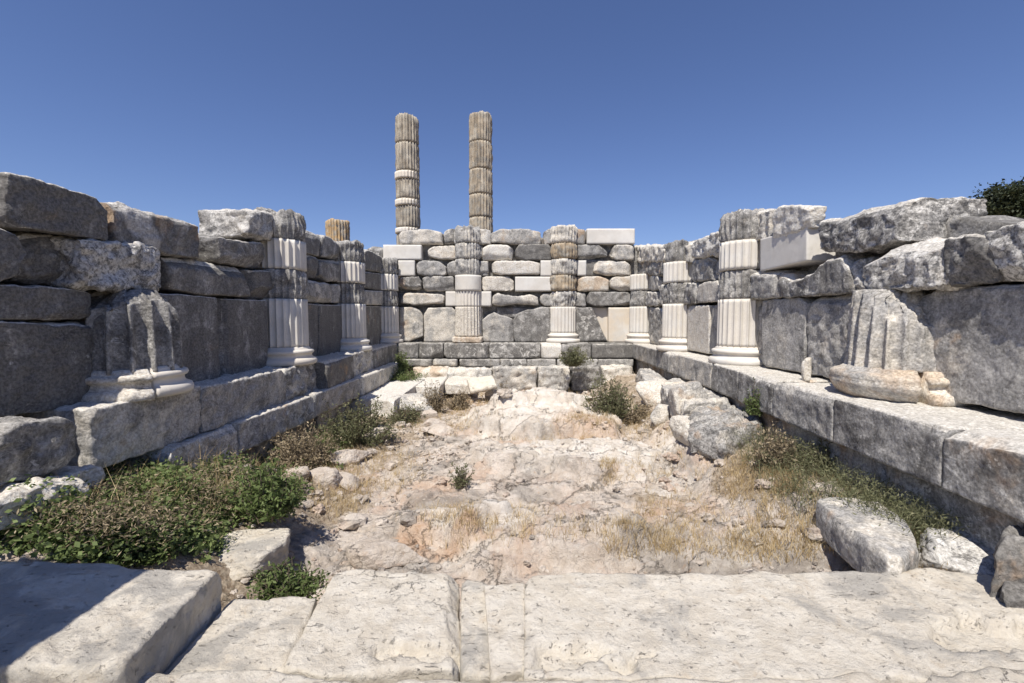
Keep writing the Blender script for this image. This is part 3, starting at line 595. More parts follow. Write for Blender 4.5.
for x0, x1, y0, Yf, kk in ((412, 447, 368, 12.0, D(dark=.1, warm=.9)), (447, 492, 368.5, 12.0, D(dark=.2, pale=.6)), (492, 537, 367.5, 11.9, D(dark=.45)), (538, 570, 367, 11.9, D(dark=.3, pale=.6)), (572, 603, 367, 11.85, D(dark=.55)), (603, 634, 367, 11.9, D(dark=.2, pale=.6))):
    bl(x0, x1, y0, 392, Yf, name='foundation_block', depth=.8, rad=.06, amp=.05, props=kk)

# ------------------------------------------------------------------ columns
def flute(th, n, dep):
    ph = (th*n/(2*pi)) % 1.0; x = np.clip((ph-.5)/.43, -1, 1); return dep*np.sqrt(1-np.abs(x)**2.4)
def drum(name, parent, cx, cy, r0, r1, z0, z1, mat=None, n=24, dep=.036, amp=.0, big=.0, seed=0, props=None, edge=.0, broken=None, a0=0, rag=0., per=10, res=.05, label=None, ero=1.3, planes=()):
    na = n*per; nz = max(2, int((z1-z0)/res))
    th = np.linspace(0, 2*pi, na, endpoint=False)+a0; t = np.linspace(0, 1, nz+1)
    T, Z = np.meshgrid(th, t, indexing='ij'); r = r0+(r1-r0)*Z
    P0 = np.stack([np.cos(T)*r, np.sin(T)*r, z0+(z1-z0)*Z], -1).reshape(-1, 3)
    nz_ = (fbm(P0*5+seed*3.3, 4, .55)*amp+fbm(P0*1.8+seed*5.1, 2)*big).reshape(T.shape)
    fl = flute(T-a0, n, dep)
    if amp > 0: fl = fl*np.clip(1.1+ero*fbm(P0*2.2+seed*2.2, 3), .15, 1.05).reshape(T.shape)
    rr = r-fl+nz_-edge*(np.exp(-((Z)*(z1-z0)/.035)**2)+np.exp(-((1-Z)*(z1-z0)/.035)**2))
    zz = z0+(z1-z0)*Z
    if rag: zz = zz+rag*sstep(.55, 1, Z)*(fbm(np.stack([np.cos(T)*1.6, np.sin(T)*1.6, 0*T+seed*1.7], -1).reshape(-1, 3), 4).reshape(T.shape)-.25)
    if broken is not None: rr, zz = broken(T, Z, rr, zz)
    rings_r = [0*rr[:, :1], rr[:, :1]*.5]; rings_z = [zz[:, :1], zz[:, :1]]
    R_ = np.concatenate(rings_r+[rr]+[rr[:, -1:]*.6, rr[:, -1:]*0], 1)
    zt = zz[:, -1:]; Z_ = np.concatenate(rings_z+[zz]+[zt*.5+zt.mean()*.5, 0*zt+zt.mean()], 1)
    X_ = cx+np.cos(T[:, :1])*R_; Y_ = cy+np.sin(T[:, :1])*R_
    V = np.stack([X_, Y_, Z_], -1); m = V.shape[1]
    for nv, p0 in planes:
        nv = np.array(nv, float); nv /= np.linalg.norm(nv); W_ = V.reshape(-1, 3); p0 = np.array(p0)+np.array([cx, cy, z0])
        ex = (W_-p0)@nv-.035*fbm(W_*5+seed, 4, .6)-.03*fbm(W_*1.9+seed, 2)
        V = (W_-nv*np.maximum(ex, 0)[:, None]).reshape(V.shape)
    ii = np.arange(na*m).reshape(na, m); jj = np.roll(ii, -1, 0)
    F = np.stack([ii[:, :-1], jj[:, :-1], jj[:, 1:], ii[:, 1:]], -1).reshape(-1, 4)
    pr = {'dark': .4, 'warm': .35, 'pale': .4, 'lichen': .4}; pr.update(props or {})
    o = make(name, V.reshape(-1, 3), F, mat or M_NEW, parent, True, props=pr)
    if label: o['label'] = label
    return o
BASE = [(.50, .0), (.515, .02), (.52, .05), (.505, .085), (.47, .10), (.455, .105), (.44, .125), (.437, .15), (.45, .165), (.465, .17), (.475, .19), (.465, .215), (.44, .225), (.415, .228), (.412, .245), (.385, .27)]
def base(name, parent, cx, cy, z, mat, prof=BASE, amp=0., seed=0, th0=0, th1=2*pi, props=None, label=None, s=1.0):
    prof = [(0, prof[0][1])]+list(prof)+[(0, prof[-1][1])]
    full = abs(th1-th0-2*pi) < 1e-6; na = 72
    th = np.linspace(th0, th1, na+1)
    if full: th = th[:-1]
    # refine the profile
    pr = np.array(prof); pts = [pr[0]]
    for a, b_ in zip(pr[:-1], pr[1:]):
        k = max(1, int(np.linalg.norm(b_-a)/.02)); k = min(k, 6)
        for q in range(1, k+1): pts.append(a+(b_-a)*q/k)
    pr = np.array(pts); T, I = np.meshgrid(th, np.arange(len(pr)), indexing='ij')
    r = pr[I, 0]*s; zz = pr[I, 1]; P = np.stack([np.cos(T)*r, np.sin(T)*r, zz], -1)
    if amp:
        nn = fbm(P.reshape(-1, 3)*6+seed, 4).reshape(r.shape)*amp; r = r+nn*(r > .1); zz = zz+nn*.3
    V = np.stack([cx+np.cos(T)*r, cy+np.sin(T)*r, z+zz], -1); m = len(pr); n_ = len(th)
    ii = np.arange(n_*m).reshape(n_, m)
    if full: jj = np.roll(ii, -1, 0); F = np.stack([ii[:, :-1], jj[:, :-1], jj[:, 1:], ii[:, 1:]], -1).reshape(-1, 4)
    else: F = np.stack([ii[:-1, :-1], ii[1:, :-1], ii[1:, 1:], ii[:-1, 1:]], -1).reshape(-1, 4)
    F = [tuple(int(x) for x in f) for f in F]
    if not full: F += [tuple(int(x) for x in ii[0][::1]), tuple(int(x) for x in ii[-1][::-1])]
    p_ = {'dark': .3, 'warm': .5, 'pale': .4, 'lichen': .3}; p_.update(props or {})
    o = make(name, V.reshape(-1, 3), F, mat, parent, True, props=p_)
    if label: o['label'] = label
    return o
def zy(y, Y): return float(at(512, y, 'Y', Y)[2])
G = 'engaged fluted columns built against the walls'
WARM = D(warm=.35)
def shaft_new(t, cx, cy, z0, z1, r=.37): return drum('shaft', t, cx, cy, r+.004, r, z0, z1, M_NEW, props=WARM)
def drum_new(t, cx, cy, z0, z1, r=.368, **k): return drum('drum', t, cx, cy, r, r, z0, z1, M_NEW, props=WARM, label='new white fluted drum', **k)
def drum_old(t, cx, cy, z0, z1, r=.36, **k):
    k.setdefault('amp', .035); k.setdefault('edge', .03); k.setdefault('big', .03)
    k.setdefault('props', D(dark=.7, pale=.5, lichen=.6, warm=.4))
    return drum('drum', t, cx, cy, r, r, z0, z1, k.pop('mat', M_ST), seed=nseed(), res=.035, label='weathered grey drum', **k)
CH = [ZL+1.0, ZL+1.45, ZL+1.90, ZL+2.35, ZL+2.80]     # joints above the upright slabs
CH = [ZL+1.0]+[zy(y, 13.0) for y in (291.3, 275.6, 259.7, 244.0, 228.0)]
def col_new(label, cx, cy, seq, zt=None):
    t = thing('engaged_column', label, 'column', (cx, cy, ZL), G)
    base('base', t, cx, cy, ZL, M_NEW, props=D(warm=.5), s=.94); shaft_new(t, cx, cy, ZL+.27, CH[0]+.0)
    for k, s in enumerate(seq):
        z0, z1 = CH[k]+.004, CH[k+1]-.004
        if k == len(seq)-1 and zt: z1 = zt
        if s == 'n': drum_new(t, cx, cy, z0, z1)
        else: drum_old(t, cx, cy, z0, z1, rag=.06 if k == len(seq)-1 else 0)
    return t
col_new('second column from the near end of the left wall, white shaft with one white drum', -XW, 7.06, 'ono', 3.60)
col_new('third column along the left wall, white shaft half in shade', -XW, 9.88, 'ono')
col_new('narrow looking white based column in the far left corner', -XW, 12.72, 'ono')
col_new('second column from the near end of the right wall, tall white shaft and white drum', XW, 7.18, 'ono')
col_new('third column along the right wall beside a pale slab', XW, 9.88, 'ono')
col_new('white based column in the far right corner', XW, 12.72, 'on')
# the two columns of the back wall
cx = float(at(468.5, 330, 'Y', YB)[0])
t = thing('engaged_column', 'left one of the two columns on the back wall, standing on a flat slab', 'column', (cx, YB, ZL), G)
bx = [at(455.5, 336, 'Y', YB-.45), at(481.5, 336, 'Y', YB-.45)]; bb = [at(456, 343.6, 'Y', YB-.45), at(482, 343.6, 'Y', YB-.45)]
block('base', [(cx-.42, YB-.47, ZL+.16), (cx+.42, YB-.47, ZL+.16)], [(cx-.40, YB-.47, ZL), (cx+.42, YB-.47, ZL)], (0, -1, 0), .8, parent=t, rad=.03, amp=.02, res=.03, seed=5, props=D(dark=.2, warm=.8, pale=.2))
drum('shaft', t, cx, YB, .385, .37, ZL+.165, CH[0], M_ST, amp=.006, seed=2, ero=.3, props=D(dark=-.1, pale=.55, lichen=.75, warm=.2), label='pitted pale fluted shaft')
drum_new(t, cx, YB, CH[0]+.004, CH[1]-.004, dep=.04)
drum('drum', t, cx, YB, .372, .372, CH[1], CH[2]-.004, M_NEW, dep=.0, props=WARM, label='plain unfluted new white drum')
for k in (2, 3): drum_old(t, cx, YB, CH[k]+.004, CH[k+1]-.006, props=D(dark=.55))
drum_old(t, cx, YB, CH[4]+.004, CH[5]+.03, props=D(dark=.6), rag=.1)
cx = float(at(563, 330, 'Y', YB)[0])
t = thing('engaged_column', 'right one of the two columns on the back wall, four worn drums over a white shaft', 'column', (cx, YB, ZL), G)
base('base', t, cx, YB, ZL, M_NEW, props=D(warm=.5), s=.94); shaft_new(t, cx, YB, ZL+.27, CH[0])
drum_old(t, cx, YB, CH[0]+.004, CH[1]-.004, r=.345, amp=.06, props=D(dark=.5, pale=.6))
for k in (1, 2, 3): drum_old(t, cx, YB, CH[k]+.006, CH[k+1]-.006, r=.385, mat=(M_COL if k != 2 else M_ST), edge=.05, props=D(dark=.5, warm=.5))
drum_old(t, cx, YB, CH[4]+.004, CH[5]+.03, r=.38, rag=.05, props=D(dark=.45, warm=.5))
# the broken near columns
cy1 = 4.24
t = thing('engaged_column', 'near left column broken to a rounded stump, old base and pale new base piece', 'column', (-XW, cy1, ZL), G)
drum('shaft', t, -XW, cy1, .41, .375, ZL+.24, CH[0]-.01, M_ST, dep=.07, n=15, amp=.012, ero=.25, seed=11, res=.018, per=14, props=D(dark=.72, pale=.5, lichen=.5), planes=[((.5, -.25, .8), (.30, -.10, .62)), ((-.1, -.7, .8), (0, -.30, .60)), ((.8, .5, .55), (.33, .15, .50))])
base('base', t, -XW, cy1, ZL, M_ST, amp=.02, seed=3, th0=-pi*.98, th1=-.56, props=D(dark=.3, warm=.5, pale=.45), label='worn old half of the base', s=1.0)
base('base', t, -XW, cy1, ZL+.01, M_NEW, amp=.003, seed=3, th0=-.50, th1=pi, props=D(warm=.6), label='new pale half of the base', s=.93)
t = thing('engaged_column', 'near right column broken off diagonally, fluted stump on a cracked tan base', 'column', (XW, cy1, ZL), G)
drum('shaft', t, XW, cy1, .42, .385, ZL+.26, CH[0]-.005, M_ST, dep=.06, n=20, amp=.008, ero=.2, seed=21, res=.016, per=12, props=D(dark=.5, pale=.5, lichen=.5, warm=.45), planes=[((0, -.78, .62), (0, -.40, .36)), ((-.55, -.6, .6), (-.22, -.30, .42)), ((-.3, -.95, .05), (0, -.405, .2))])
OB = [(.46, .0), (.49, .03), (.53, .09), (.545, .14), (.53, .16), (.535, .175), (.535, .21), (.50, .235), (.46, .245), (.43, .27)]
base('base', t, XW, cy1, ZL+.005, M_ST, prof=OB, amp=.009, seed=9, th0=pi*.5, th1=pi*1.36, props=D(dark=.5, warm=.85, pale=.2), label='curved old part of the base with a dark moulding')
base('base', t, XW-.0, cy1-.04, ZL+.0, M_ST, prof=BASE, amp=.015, seed=12, th0=pi*1.40, th1=pi*2, props=D(dark=.2, warm=1.0, pale=.1), label='broken tan corner of the base', s=1.0)
# free standing columns behind
def free_col(label, px, topy, seq, warm):
    Yc = 15.5; cx = float(at(px, 300, 'Y', Yc)[0]); zt = zy(topy+3, Yc)
    t = thing('fluted_column', label, 'column', (cx, Yc, 0), 'free standing fluted columns behind the back wall')
    z = zt; r = .385
    for h, kind in seq:
        z0 = max(z-h, -.3); rt = r; r = r+.0045*h
        if kind == 'o': drum('drum', t, cx, Yc, r, rt, z0+.006, z-.004, M_COL, amp=.02, edge=.022, big=.012, seed=nseed(), props=D(warm=warm), rag=.05 if z == zt else 0, res=.06, dep=.042)
        else:
            drum('drum', t, cx, Yc, r, rt, z0+.002, z-.002, M_COL, amp=.02, edge=.0, seed=nseed(), props=D(warm=warm), res=.06, dep=.042)
            drum('patch_ring', t, cx-.030, Yc-.022, r-.004, r-.005, z0+.006, z-.02, M_NEW, props=D(warm=.6), dep=.022)
        z = z0
    return t
p1 = 15.5/455
free_col('left one of the two tall fluted columns, patched with white repairs', 409.3, 114.5, [(26*p1, 'o'), (27*p1, 'o'), (7.5*p1, 'n'), (19*p1, 'o'), (6.5*p1, 'n'), (21*p1, 'o'), (5.5*p1, 'n'), (45*p1, 'o'), (45*p1, 'o')], .15)
free_col('right one of the two tall fluted columns, worn drums without repairs', 481.3, 112.5, [(27*p1, 'o'), (26*p1, 'o'), (24*p1, 'o'), (22*p1, 'o'), (25*p1, 'o'), (45*p1, 'o'), (45*p1, 'o')], .3)
free_col('short orange stained column stump above the left wall', 339.2, 217.5, [(32*p1, 'o'), (40*p1, 'o'), (45*p1, 'o')], 1.0)

# ------------------------------------------------------------------ threshold slabs in the foreground
def slab(label, far, near, z, depth=.5, name='stone_slab', **k):
    T = [at(x, y, 'Z', z) for x, y in far]; Bt = [at(x, y, 'Z', z) for x, y in near]
    p = D(grey=.5); p.update(k.pop('props', {}))
    k.setdefault('rad', .03); k.setdefault('amp', .008); k.setdefault('big', .008); k.setdefault('chip', 1.6); k.setdefault('cuts', 6); k.setdefault('cutd', .05)
    def wob(L_):
        L_ = polyat(np.array(L_), np.linspace(0, 1, 40)); o_ = fbm(L_*3.2+7, 4, .6)*.035; L_[1:-1, 1] += o_[1:-1]; return L_
    T, Bt = wob(T), wob(Bt); k.setdefault('res', .014); k.setdefault('gap', .004)
    o = block(name, T, Bt, (0, 0, 1), depth, mat=k.pop('mat', M_SLAB), seed=nseed(), props=p, **k)
    return tag(o, label, 'slab', 'slabs of the threshold in the foreground')
def pocket(boxes):
    def f(q, h):
        top = q[:, 2] > h[2]*.3
        for cx, cy, rx, ry, d in boxes:
            e = np.maximum(np.abs(q[:, 0]-cx)/rx, np.abs(q[:, 1]-cy)/ry)+.7*fbm(q*5, 4)
            q[:, 2] = np.where(top, q[:, 2]-d*sstep(1.05, .8, e), q[:, 2])
        return q
    return f
slab('thick raised block at the lower left, its left half in shadow', [(-190, 553), (0, 560), (150, 562), (222, 567)], [(-190, 684), (0, 668), (60, 667), (122, 665)], .66, .45, rad=.03, amp=.010, big=.01, props=D(grey=.75))
slab('lower tan slab between the raised block and the pale slab with the mortar channel', [(226, 595), (270, 596), (318, 594)], [(140, 676), (230, 676), (292, 676)], .46, .4, props=D(grey=.6), rad=.02)
slab('pale slab with a slanting left edge, left of the mortar channel', [(334, 574), (350, 570), (395, 569), (460, 571)], [(280, 672), (330, 672), (462, 668)], .5, .45, props=D(grey=.4), hollow=pocket([(.25, -.28, .22, .06, .05)]))
slab('narrow grey mortar channel between two pale slabs', [(460, 578), (490, 580)], [(461, 672), (492, 674)], .455, .3, name='mortar_strip', props=D(grey=.75), rad=.02, amp=.008)
slab('narrow pale strip of stone right of the mortar channel', [(484, 581), (525, 583)], [(490, 672), (527, 672)], .492, .4, props=D(grey=.4), rad=.02)
slab('very long pale slab covering the right half of the foreground', [(525, 578), (560, 572), (700, 571), (880, 569), (960, 573), (1120, 594)], [(522, 678), (700, 678), (900, 678), (1250, 690)], .5, .45, props=D(grey=.5), hollow=pocket([(-1.28, -.27, .22, .07, .05), (.80, -.12, .33, .10, .06)]))
slab('front row slab along the lower left edge of the picture', [(-250, 668), (0, 670), (100, 669), (230, 671), (345, 676), (372, 688)], [(-360, 900), (340, 900)], .515, .4, props=D(grey=.5), rad=.04)
slab('front row slab along the lower edge right of centre', [(372, 680), (430, 676), (560, 677), (720, 674), (895, 672)], [(344, 900), (1080, 900)], .512, .4, props=D(grey=.45), rad=.04)
slab('front row slab in the lower right corner', [(903, 674), (1000, 668), (1200, 676)], [(1090, 900), (1500, 900)], .512, .4, props=D(grey=.7), rad=.04)
# the door jamb that throws the shadow on the left block (just out of frame, standing on the threshold)
jt = thing('door_jamb', 'tall doorway post of stacked stone blocks outside the left edge of the picture', 'door jamb', (-2.9, .9, .5))
for k, (z0, z1) in enumerate(((.5, 1.5), (1.5, 2.4), (2.4, 3.17))):
    block('stone_block', [(-3.6, .0, z1), (-2.40, .0, z1)], [(-3.6, .0, z0), (-2.40, .0, z0)], (0, -1, 0), 1.03, parent=jt, rad=.03, amp=.01, res=.06, seed=nseed(), props=D(dark=.7))

# ------------------------------------------------------------------ loose rocks
def rock(label, loc, size, rot=0., seed=1, mat=None, amp=.035, nf=13, tilt=(0, 0), name='rock', cat='rock', group='loose rocks on the temple floor', n=34, sink=.25, props=None, tagit=True, flat=None):
    I, Q = box_grid(n, n, n); d = I/n*2-1; d = np.tan(d*pi/4); d /= np.linalg.norm(d, axis=1)[:, None]
    rg = np.random.default_rng(seed*101+7); N = rg.normal(size=(nf, 3)); N /= np.linalg.norm(N, axis=1)[:, None]
    N = np.concatenate([N, [[0, 0, 1], [0, 0, -1]]]); hD = np.concatenate([rg.uniform(.72, 1.0, nf), [.8, .8]])
    den = d@N.T; rr = np.where(den > .05, hD/np.maximum(den, .05), 9.)
    r = -np.log(np.exp(-rr*14).sum(1))/14
    P = d*r[:, None]; P = P*(1+amp*fbm(P*3+seed*2.1, 5, .6))[:, None]
    P = P*np.array(size)/2/.9
    a, b_ = tilt; ca, sa, cb, sb = cos(a), sin(a), cos(b_), sin(b_)
    P = P@np.array([[1, 0, 0], [0, ca, -sa], [0, sa, ca]]).T@np.array([[cb, 0, sb], [0, 1, 0], [-sb, 0, cb]]).T
    c, s = cos(rot), sin(rot); P = P@np.array([[c, -s, 0], [s, c, 0], [0, 0, 1]]).T
    z = loc[2]-P[:, 2].min()-sink*size[2]
    P = P+np.array([loc[0], loc[1], z])
    pr = {'dark': .3, 'warm': .4, 'pale': .5, 'lichen': .4, 'grey': .5}; pr.update(props or {})
    o = make(name, P, Q, mat or M_ST, None, True, props=pr)
    if tagit: tag(o, label, cat, group)
    return o
def gz(x, y): return float(ground_h(np.array([[x]]), np.array([[y]]))[0, 0])
def on_ground(px, py, z=0.0):
    for _ in range(4):
        p = at(px, py, 'Z', z); z = gz(p[0], p[1])
    return p
def prock(label, x0, x1, yb, h_px, dy=.8, **k):        # a rock whose foot is seen at pixel row yb, between columns x0 and x1
    p = on_ground((x0+x1)/2, yb); sc = p[1]/FPX; wd = (x1-x0)*sc; ht = h_px*sc
    k.setdefault('sink', .15)
    ht /= (1-k['sink'])
    return rock(label, (p[0]*(1+wd*dy/2/p[1]), p[1]+wd*dy/2*.6, gz(p[0], p[1])), (wd, wd*dy, ht), **k)
sd = 40
RK = [
 ('grey rock with a dark hollow left of the largest boulder', 668, 706, 424, 42, D(dy=.8, seed=42, rot=.2, props=D(dark=.5, warm=.5))),
 ('pale lumpy rock in front of the largest boulder', 664, 702, 441, 22, D(dy=.8, seed=43, rot=.9, props=D(dark=.0, warm=.5), amp=.05)),
 ('small round grey rock beside the pale lumpy rock', 649, 670, 440, 20, D(dy=.9, seed=44, props=D(dark=.4))),
 ('brownish rock behind the right bush', 636, 668, 404, 26, D(dy=1., seed=45, rot=.7, props=D(dark=.1, warm=.8))),
 ('white speckled rock at the right, left of the dark rock', 912, 988, 570, 34, D(dy=.9, seed=52, rot=-.5, props=D(dark=.55, pale=.8, lichen=.7), amp=.05)),
 ('grey rock under the flat pale slabs', 366, 402, 414, 18, D(dy=.8, seed=57, props=D(dark=.5))),
 ('small pale rock with a flat top beside the dry grass, above two others', 420, 436, 418, 11, D(mat='rock', dy=.9, seed=58, props=D(dark=.1))),
 ('small rounded pale rock in the middle of three', 424, 444, 428, 9, D(mat='rock', dy=.9, seed=59, props=D(dark=.1))),
 ('low pale rock at the foot of three small rocks', 428, 452, 434, 9, D(mat='rock', dy=.9, seed=60, props=D(dark=.2))),
 ('white crumbly rock amid the left dry grass', 362, 388, 446, 18, D(mat='rock', dy=.9, seed=61, props=D(dark=.0, pale=.9), amp=.06)),
 ('low pale rock in front of the brown shrub', 330, 362, 464, 16, D(mat='rock', dy=.9, seed=62, props=D(dark=.1), amp=.05)),
 ('pale pointed rock at the left edge of the bedrock', 316, 342, 490, 20, D(mat='rock', dy=.9, seed=63, props=D(dark=.0), amp=.05)),
 ('pale rounded stone right of the pointed rock', 336, 358, 488, 13, D(mat='rock', dy=.9, seed=64, props=D(dark=.0, warm=.6))),
 ('small pale stone left of the pointed rock', 292, 312, 484, 12, D(mat='rock', dy=.9, seed=65, props=D(dark=.1))),
 ('small white stone below the pointed rock', 298, 312, 502, 9, D(mat='rock', dy=.9, seed=66, props=D(dark=.0))),
 ('flat pale slab sunk in the ground beside the bright green bush', 206, 306, 572, 26, D(dy=.75, seed=67, rot=.35, mat='slab', amp=.04, sink=.25)),
 ('orange tinted lump of bedrock left of the long dark rock', 350, 400, 566, 24, D(dy=.8, seed=68, rot=.2, props=D(dark=.0, warm=1.0), mat='rock')),
 ('small stone at the left weeds beside the kerb', 158, 178, 478, 12, D(mat='rock', dy=.9, seed=69, props=D(dark=.1))),
 ('pale stone in the left weeds below the kerb', 114, 140, 492, 14, D(dy=.9, seed=70, props=D(dark=.2, warm=.5))),
 ('white stone leaning on the left kerb', 206, 246, 468, 18, D(dy=.6, seed=71, rot=.6, props=D(dark=.1, pale=.8))),
 ('small white stone right of the white paving slab', 484, 500, 400, 12, D(dy=.8, seed=72, props=D(dark=.0))),
 ('low grey stone in the dry grass before the back steps', 536, 572, 404, 8, D(dy=1., seed=73, props=D(dark=.4))),
]
for lab, x0, x1, yb, hp, k in RK:
    mt = k.pop('mat', None); k['mat'] = {None: M_ST, 'slab': M_SLAB, 'rock': M_ROCK}[mt]
    prock(lab, x0, x1, yb, hp, **k)
# the long diagonal stone on the right
zl = .58
T = [at(817, 498, 'Z', zl), at(845, 496, 'Z', zl), at(880, 502, 'Z', zl), at(905, 520, 'Z', zl), at(921, 546, 'Z', zl)]
Bt = [at(816, 501, 'Z', zl), at(838, 522, 'Z', zl), at(862, 540, 'Z', zl), at(888, 560, 'Z', zl), at(900, 562, 'Z', zl)]
o = block('rock', T, Bt, (0, 0, 1), .24, rad=.05, amp=.012, big=.012, res=.014, seed=77, wornk=.4, props=D(dark=.48, pale=.35, warm=.5, lichen=.5)); tag(o, 'long grey stone lying diagonally in front of the right bench', 'rock', 'loose rocks on the temple floor')
def hblock(label, far, near, z, depth, name='rock', **k):
    T = [at(x, y, 'Z', z) for x, y in far]; B_ = [at(x, y, 'Z', z) for x, y in near]
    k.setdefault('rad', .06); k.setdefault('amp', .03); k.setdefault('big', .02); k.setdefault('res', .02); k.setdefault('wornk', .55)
    return tag(block(name, T, B_, (0, 0, 1), depth, seed=nseed(), **k), label, 'rock' if name == 'rock' else 'slab', 'loose rocks on the temple floor')
hblock('largest boulder on the right, rough and grey with a flat top', [(690, 401), (716, 395), (742, 397)], [(690, 424), (725, 431), (764, 421)], .72, .36, rad=.10, amp=.045, big=.04, chip=1.8, wornk=.35, props=D(dark=.62, pale=.55, lichen=.9, warm=.6))
hblock('rock in the row below the right bench, touching the largest boulder', [(672, 389), (704, 388)], [(684, 404), (733, 400)], .80, .5, rad=.09, chip=1.7, props=D(dark=.5, pale=.5))
hblock('rock in the row below the right bench, second from the back corner', [(655, 379), (684, 379)], [(668, 391), (702, 390)], .80, .5, rad=.09, chip=1.7, props=D(dark=.5, pale=.5))
hblock('rock in the row below the right bench, nearest the back corner', [(636, 368), (652, 369)], [(646, 381), (676, 380)], .76, .5, rad=.09, chip=1.7, props=D(dark=.45, pale=.5))
hblock('flat pale slab lying in the left weeds near the back corner', [(374, 380), (426, 378)], [(343, 397), (394, 401)], .42, .35, 'stone_slab', rad=.03, amp=.01, props=D(dark=.1, pale=.8))
hblock('pale slab right of the flat slab, with a dark underside', [(412, 378), (448, 376)], [(397, 386), (440, 387)], .40, .3, 'stone_slab', rad=.03, amp=.015, props=D(dark=.1, pale=.7))
hblock('thin pale slab behind the brown shrubs', [(450, 376), (478, 376)], [(444, 382), (474, 382)], .40, .3, 'stone_slab', rad=.03, amp=.015, props=D(dark=.1, pale=.7))
hblock('dark brown rock at the right edge under the bench', [(1004, 523), (1060, 523)], [(996, 545), (1060, 550)], .78, .4, rad=.09, amp=.04, props=D(dark=1.0, warm=.7, pale=.0, lichen=.3), wornk=.0)
hblock('small dark rock at the right end of the long slab', [(1004, 572), (1060, 572)], [(1004, 590), (1060, 594)], .60, .3, rad=.06, amp=.03, wornk=0., props=D(dark=1.0, pale=.0))
# tilted white paving slab near the back steps
a = at(468, 383, 'Y', 10.4); 
T = [at(466, 378.5, 'Y', 10.9), at(493, 375, 'Y', 10.9)]; Bt = [at(470, 391, 'Y', 10.25), at(497, 385, 'Y', 10.25)]
T = np.array(T); Bt = np.array(Bt); nrm = np.cross(T[1]-T[0], T[0]-Bt[0]); nrm /= np.linalg.norm(nrm); nrm = nrm if nrm[2] > 0 else -nrm
o = block('paving_slab', T, Bt, nrm, .09, mat=M_SLAB, rad=.012, amp=.003, res=.03, seed=9, props=D(grey=.3)); tag(o, 'tilted white rectangular paving slab propped before the back steps', 'slab')
# big rough blocks at the near left
def nblock(label, top, bot, X, depth, **k):
    T = [at(x, y, 'X', X) for x, y in top]; Bt = [at(x, y, 'X', X) for x, y in bot]
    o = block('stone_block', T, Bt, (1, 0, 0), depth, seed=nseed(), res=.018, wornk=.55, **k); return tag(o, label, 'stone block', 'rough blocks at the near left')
nblock('big rough boulder like block at the left edge below the wall', [(-8, 433), (0, 430), (38, 418), (70, 420), (82, 434)], [(-8, 494), (0, 490), (50, 474), (87, 456)], -3.05, .8, rad=.09, amp=.03, big=.02, props=D(dark=.65, pale=.6, lichen=.7))
nblock('low broken block below the boulder at the left edge', [(-8, 504), (0, 500), (50, 482), (90, 478)], [(-8, 539), (0, 535), (60, 516), (98, 492)], -2.85, .7, rad=.07, amp=.04, big=.02, props=D(dark=.25, pale=.6, lichen=.5))
nblock('wedge shaped block between the boulder and the kerb', [(62, 476), (80, 468), (106, 464)], [(62, 500), (90, 492), (107, 484)], -3.05, .5, rad=.05, amp=.03, props=D(dark=.3, pale=.6))
o = rock('', (XW-.42, 5.72, ZL), (.11, .08, .30), seed=90, n=16, sink=0, tagit=False, props=D(dark=.0, warm=.7)); 
p = at(808, 381, 'Z', ZL); o.location = (p[0]+.02, p[1]+.05, ZL+.13); tag(o, 'small upright pale stone standing on the right bench', 'stone')

# rubble too small to count
V = []; Fq = []; I0, Q0 = box_grid(3, 3, 3); dd0 = I0/3*2-1; dd0 = dd0/np.linalg.norm(dd0, axis=1)[:, None]; base_i = 0
zones = [((-2.9, -.9), (2.9, 8.5), 500), ((1.7, 3.0), (2.9, 9.5), 420), ((-1.6, 2.0), (8.4, 11.6), 360), ((-1.5, 2), (3.0, 8), 220)]
for (xa, xb), (ya, yb_), n_ in zones:
    X = rng.uniform(xa, xb, n_); Y = rng.uniform(ya, yb_, n_); Zg = ground_h(X[None], Y[None])[0]
    for x, y, z in zip(X, Y, Zg):
        s_ = rng.lognormal(-3.9, .6); P = dd0*(1+rng.uniform(-.28, .28, (len(dd0), 1)))*np.array([s_*rng.uniform(.8, 1.5), s_*rng.uniform(.8, 1.4), s_*.7])
        c, s = cos(x*9), sin(x*9); P = P@np.array([[c, -s, 0], [s, c, 0], [0, 0, 1]]).T+np.array([x, y, z+s_*.25])
        V.append(P); Fq.append(Q0+base_i); base_i += len(P)
o = make('rubble', np.concatenate(V), np.concatenate(Fq), M_ROCK, None, False); o['kind'] = 'stuff'; o['label'] = 'small pale stones and chips scattered over the floor'; o['category'] = 'rubble'

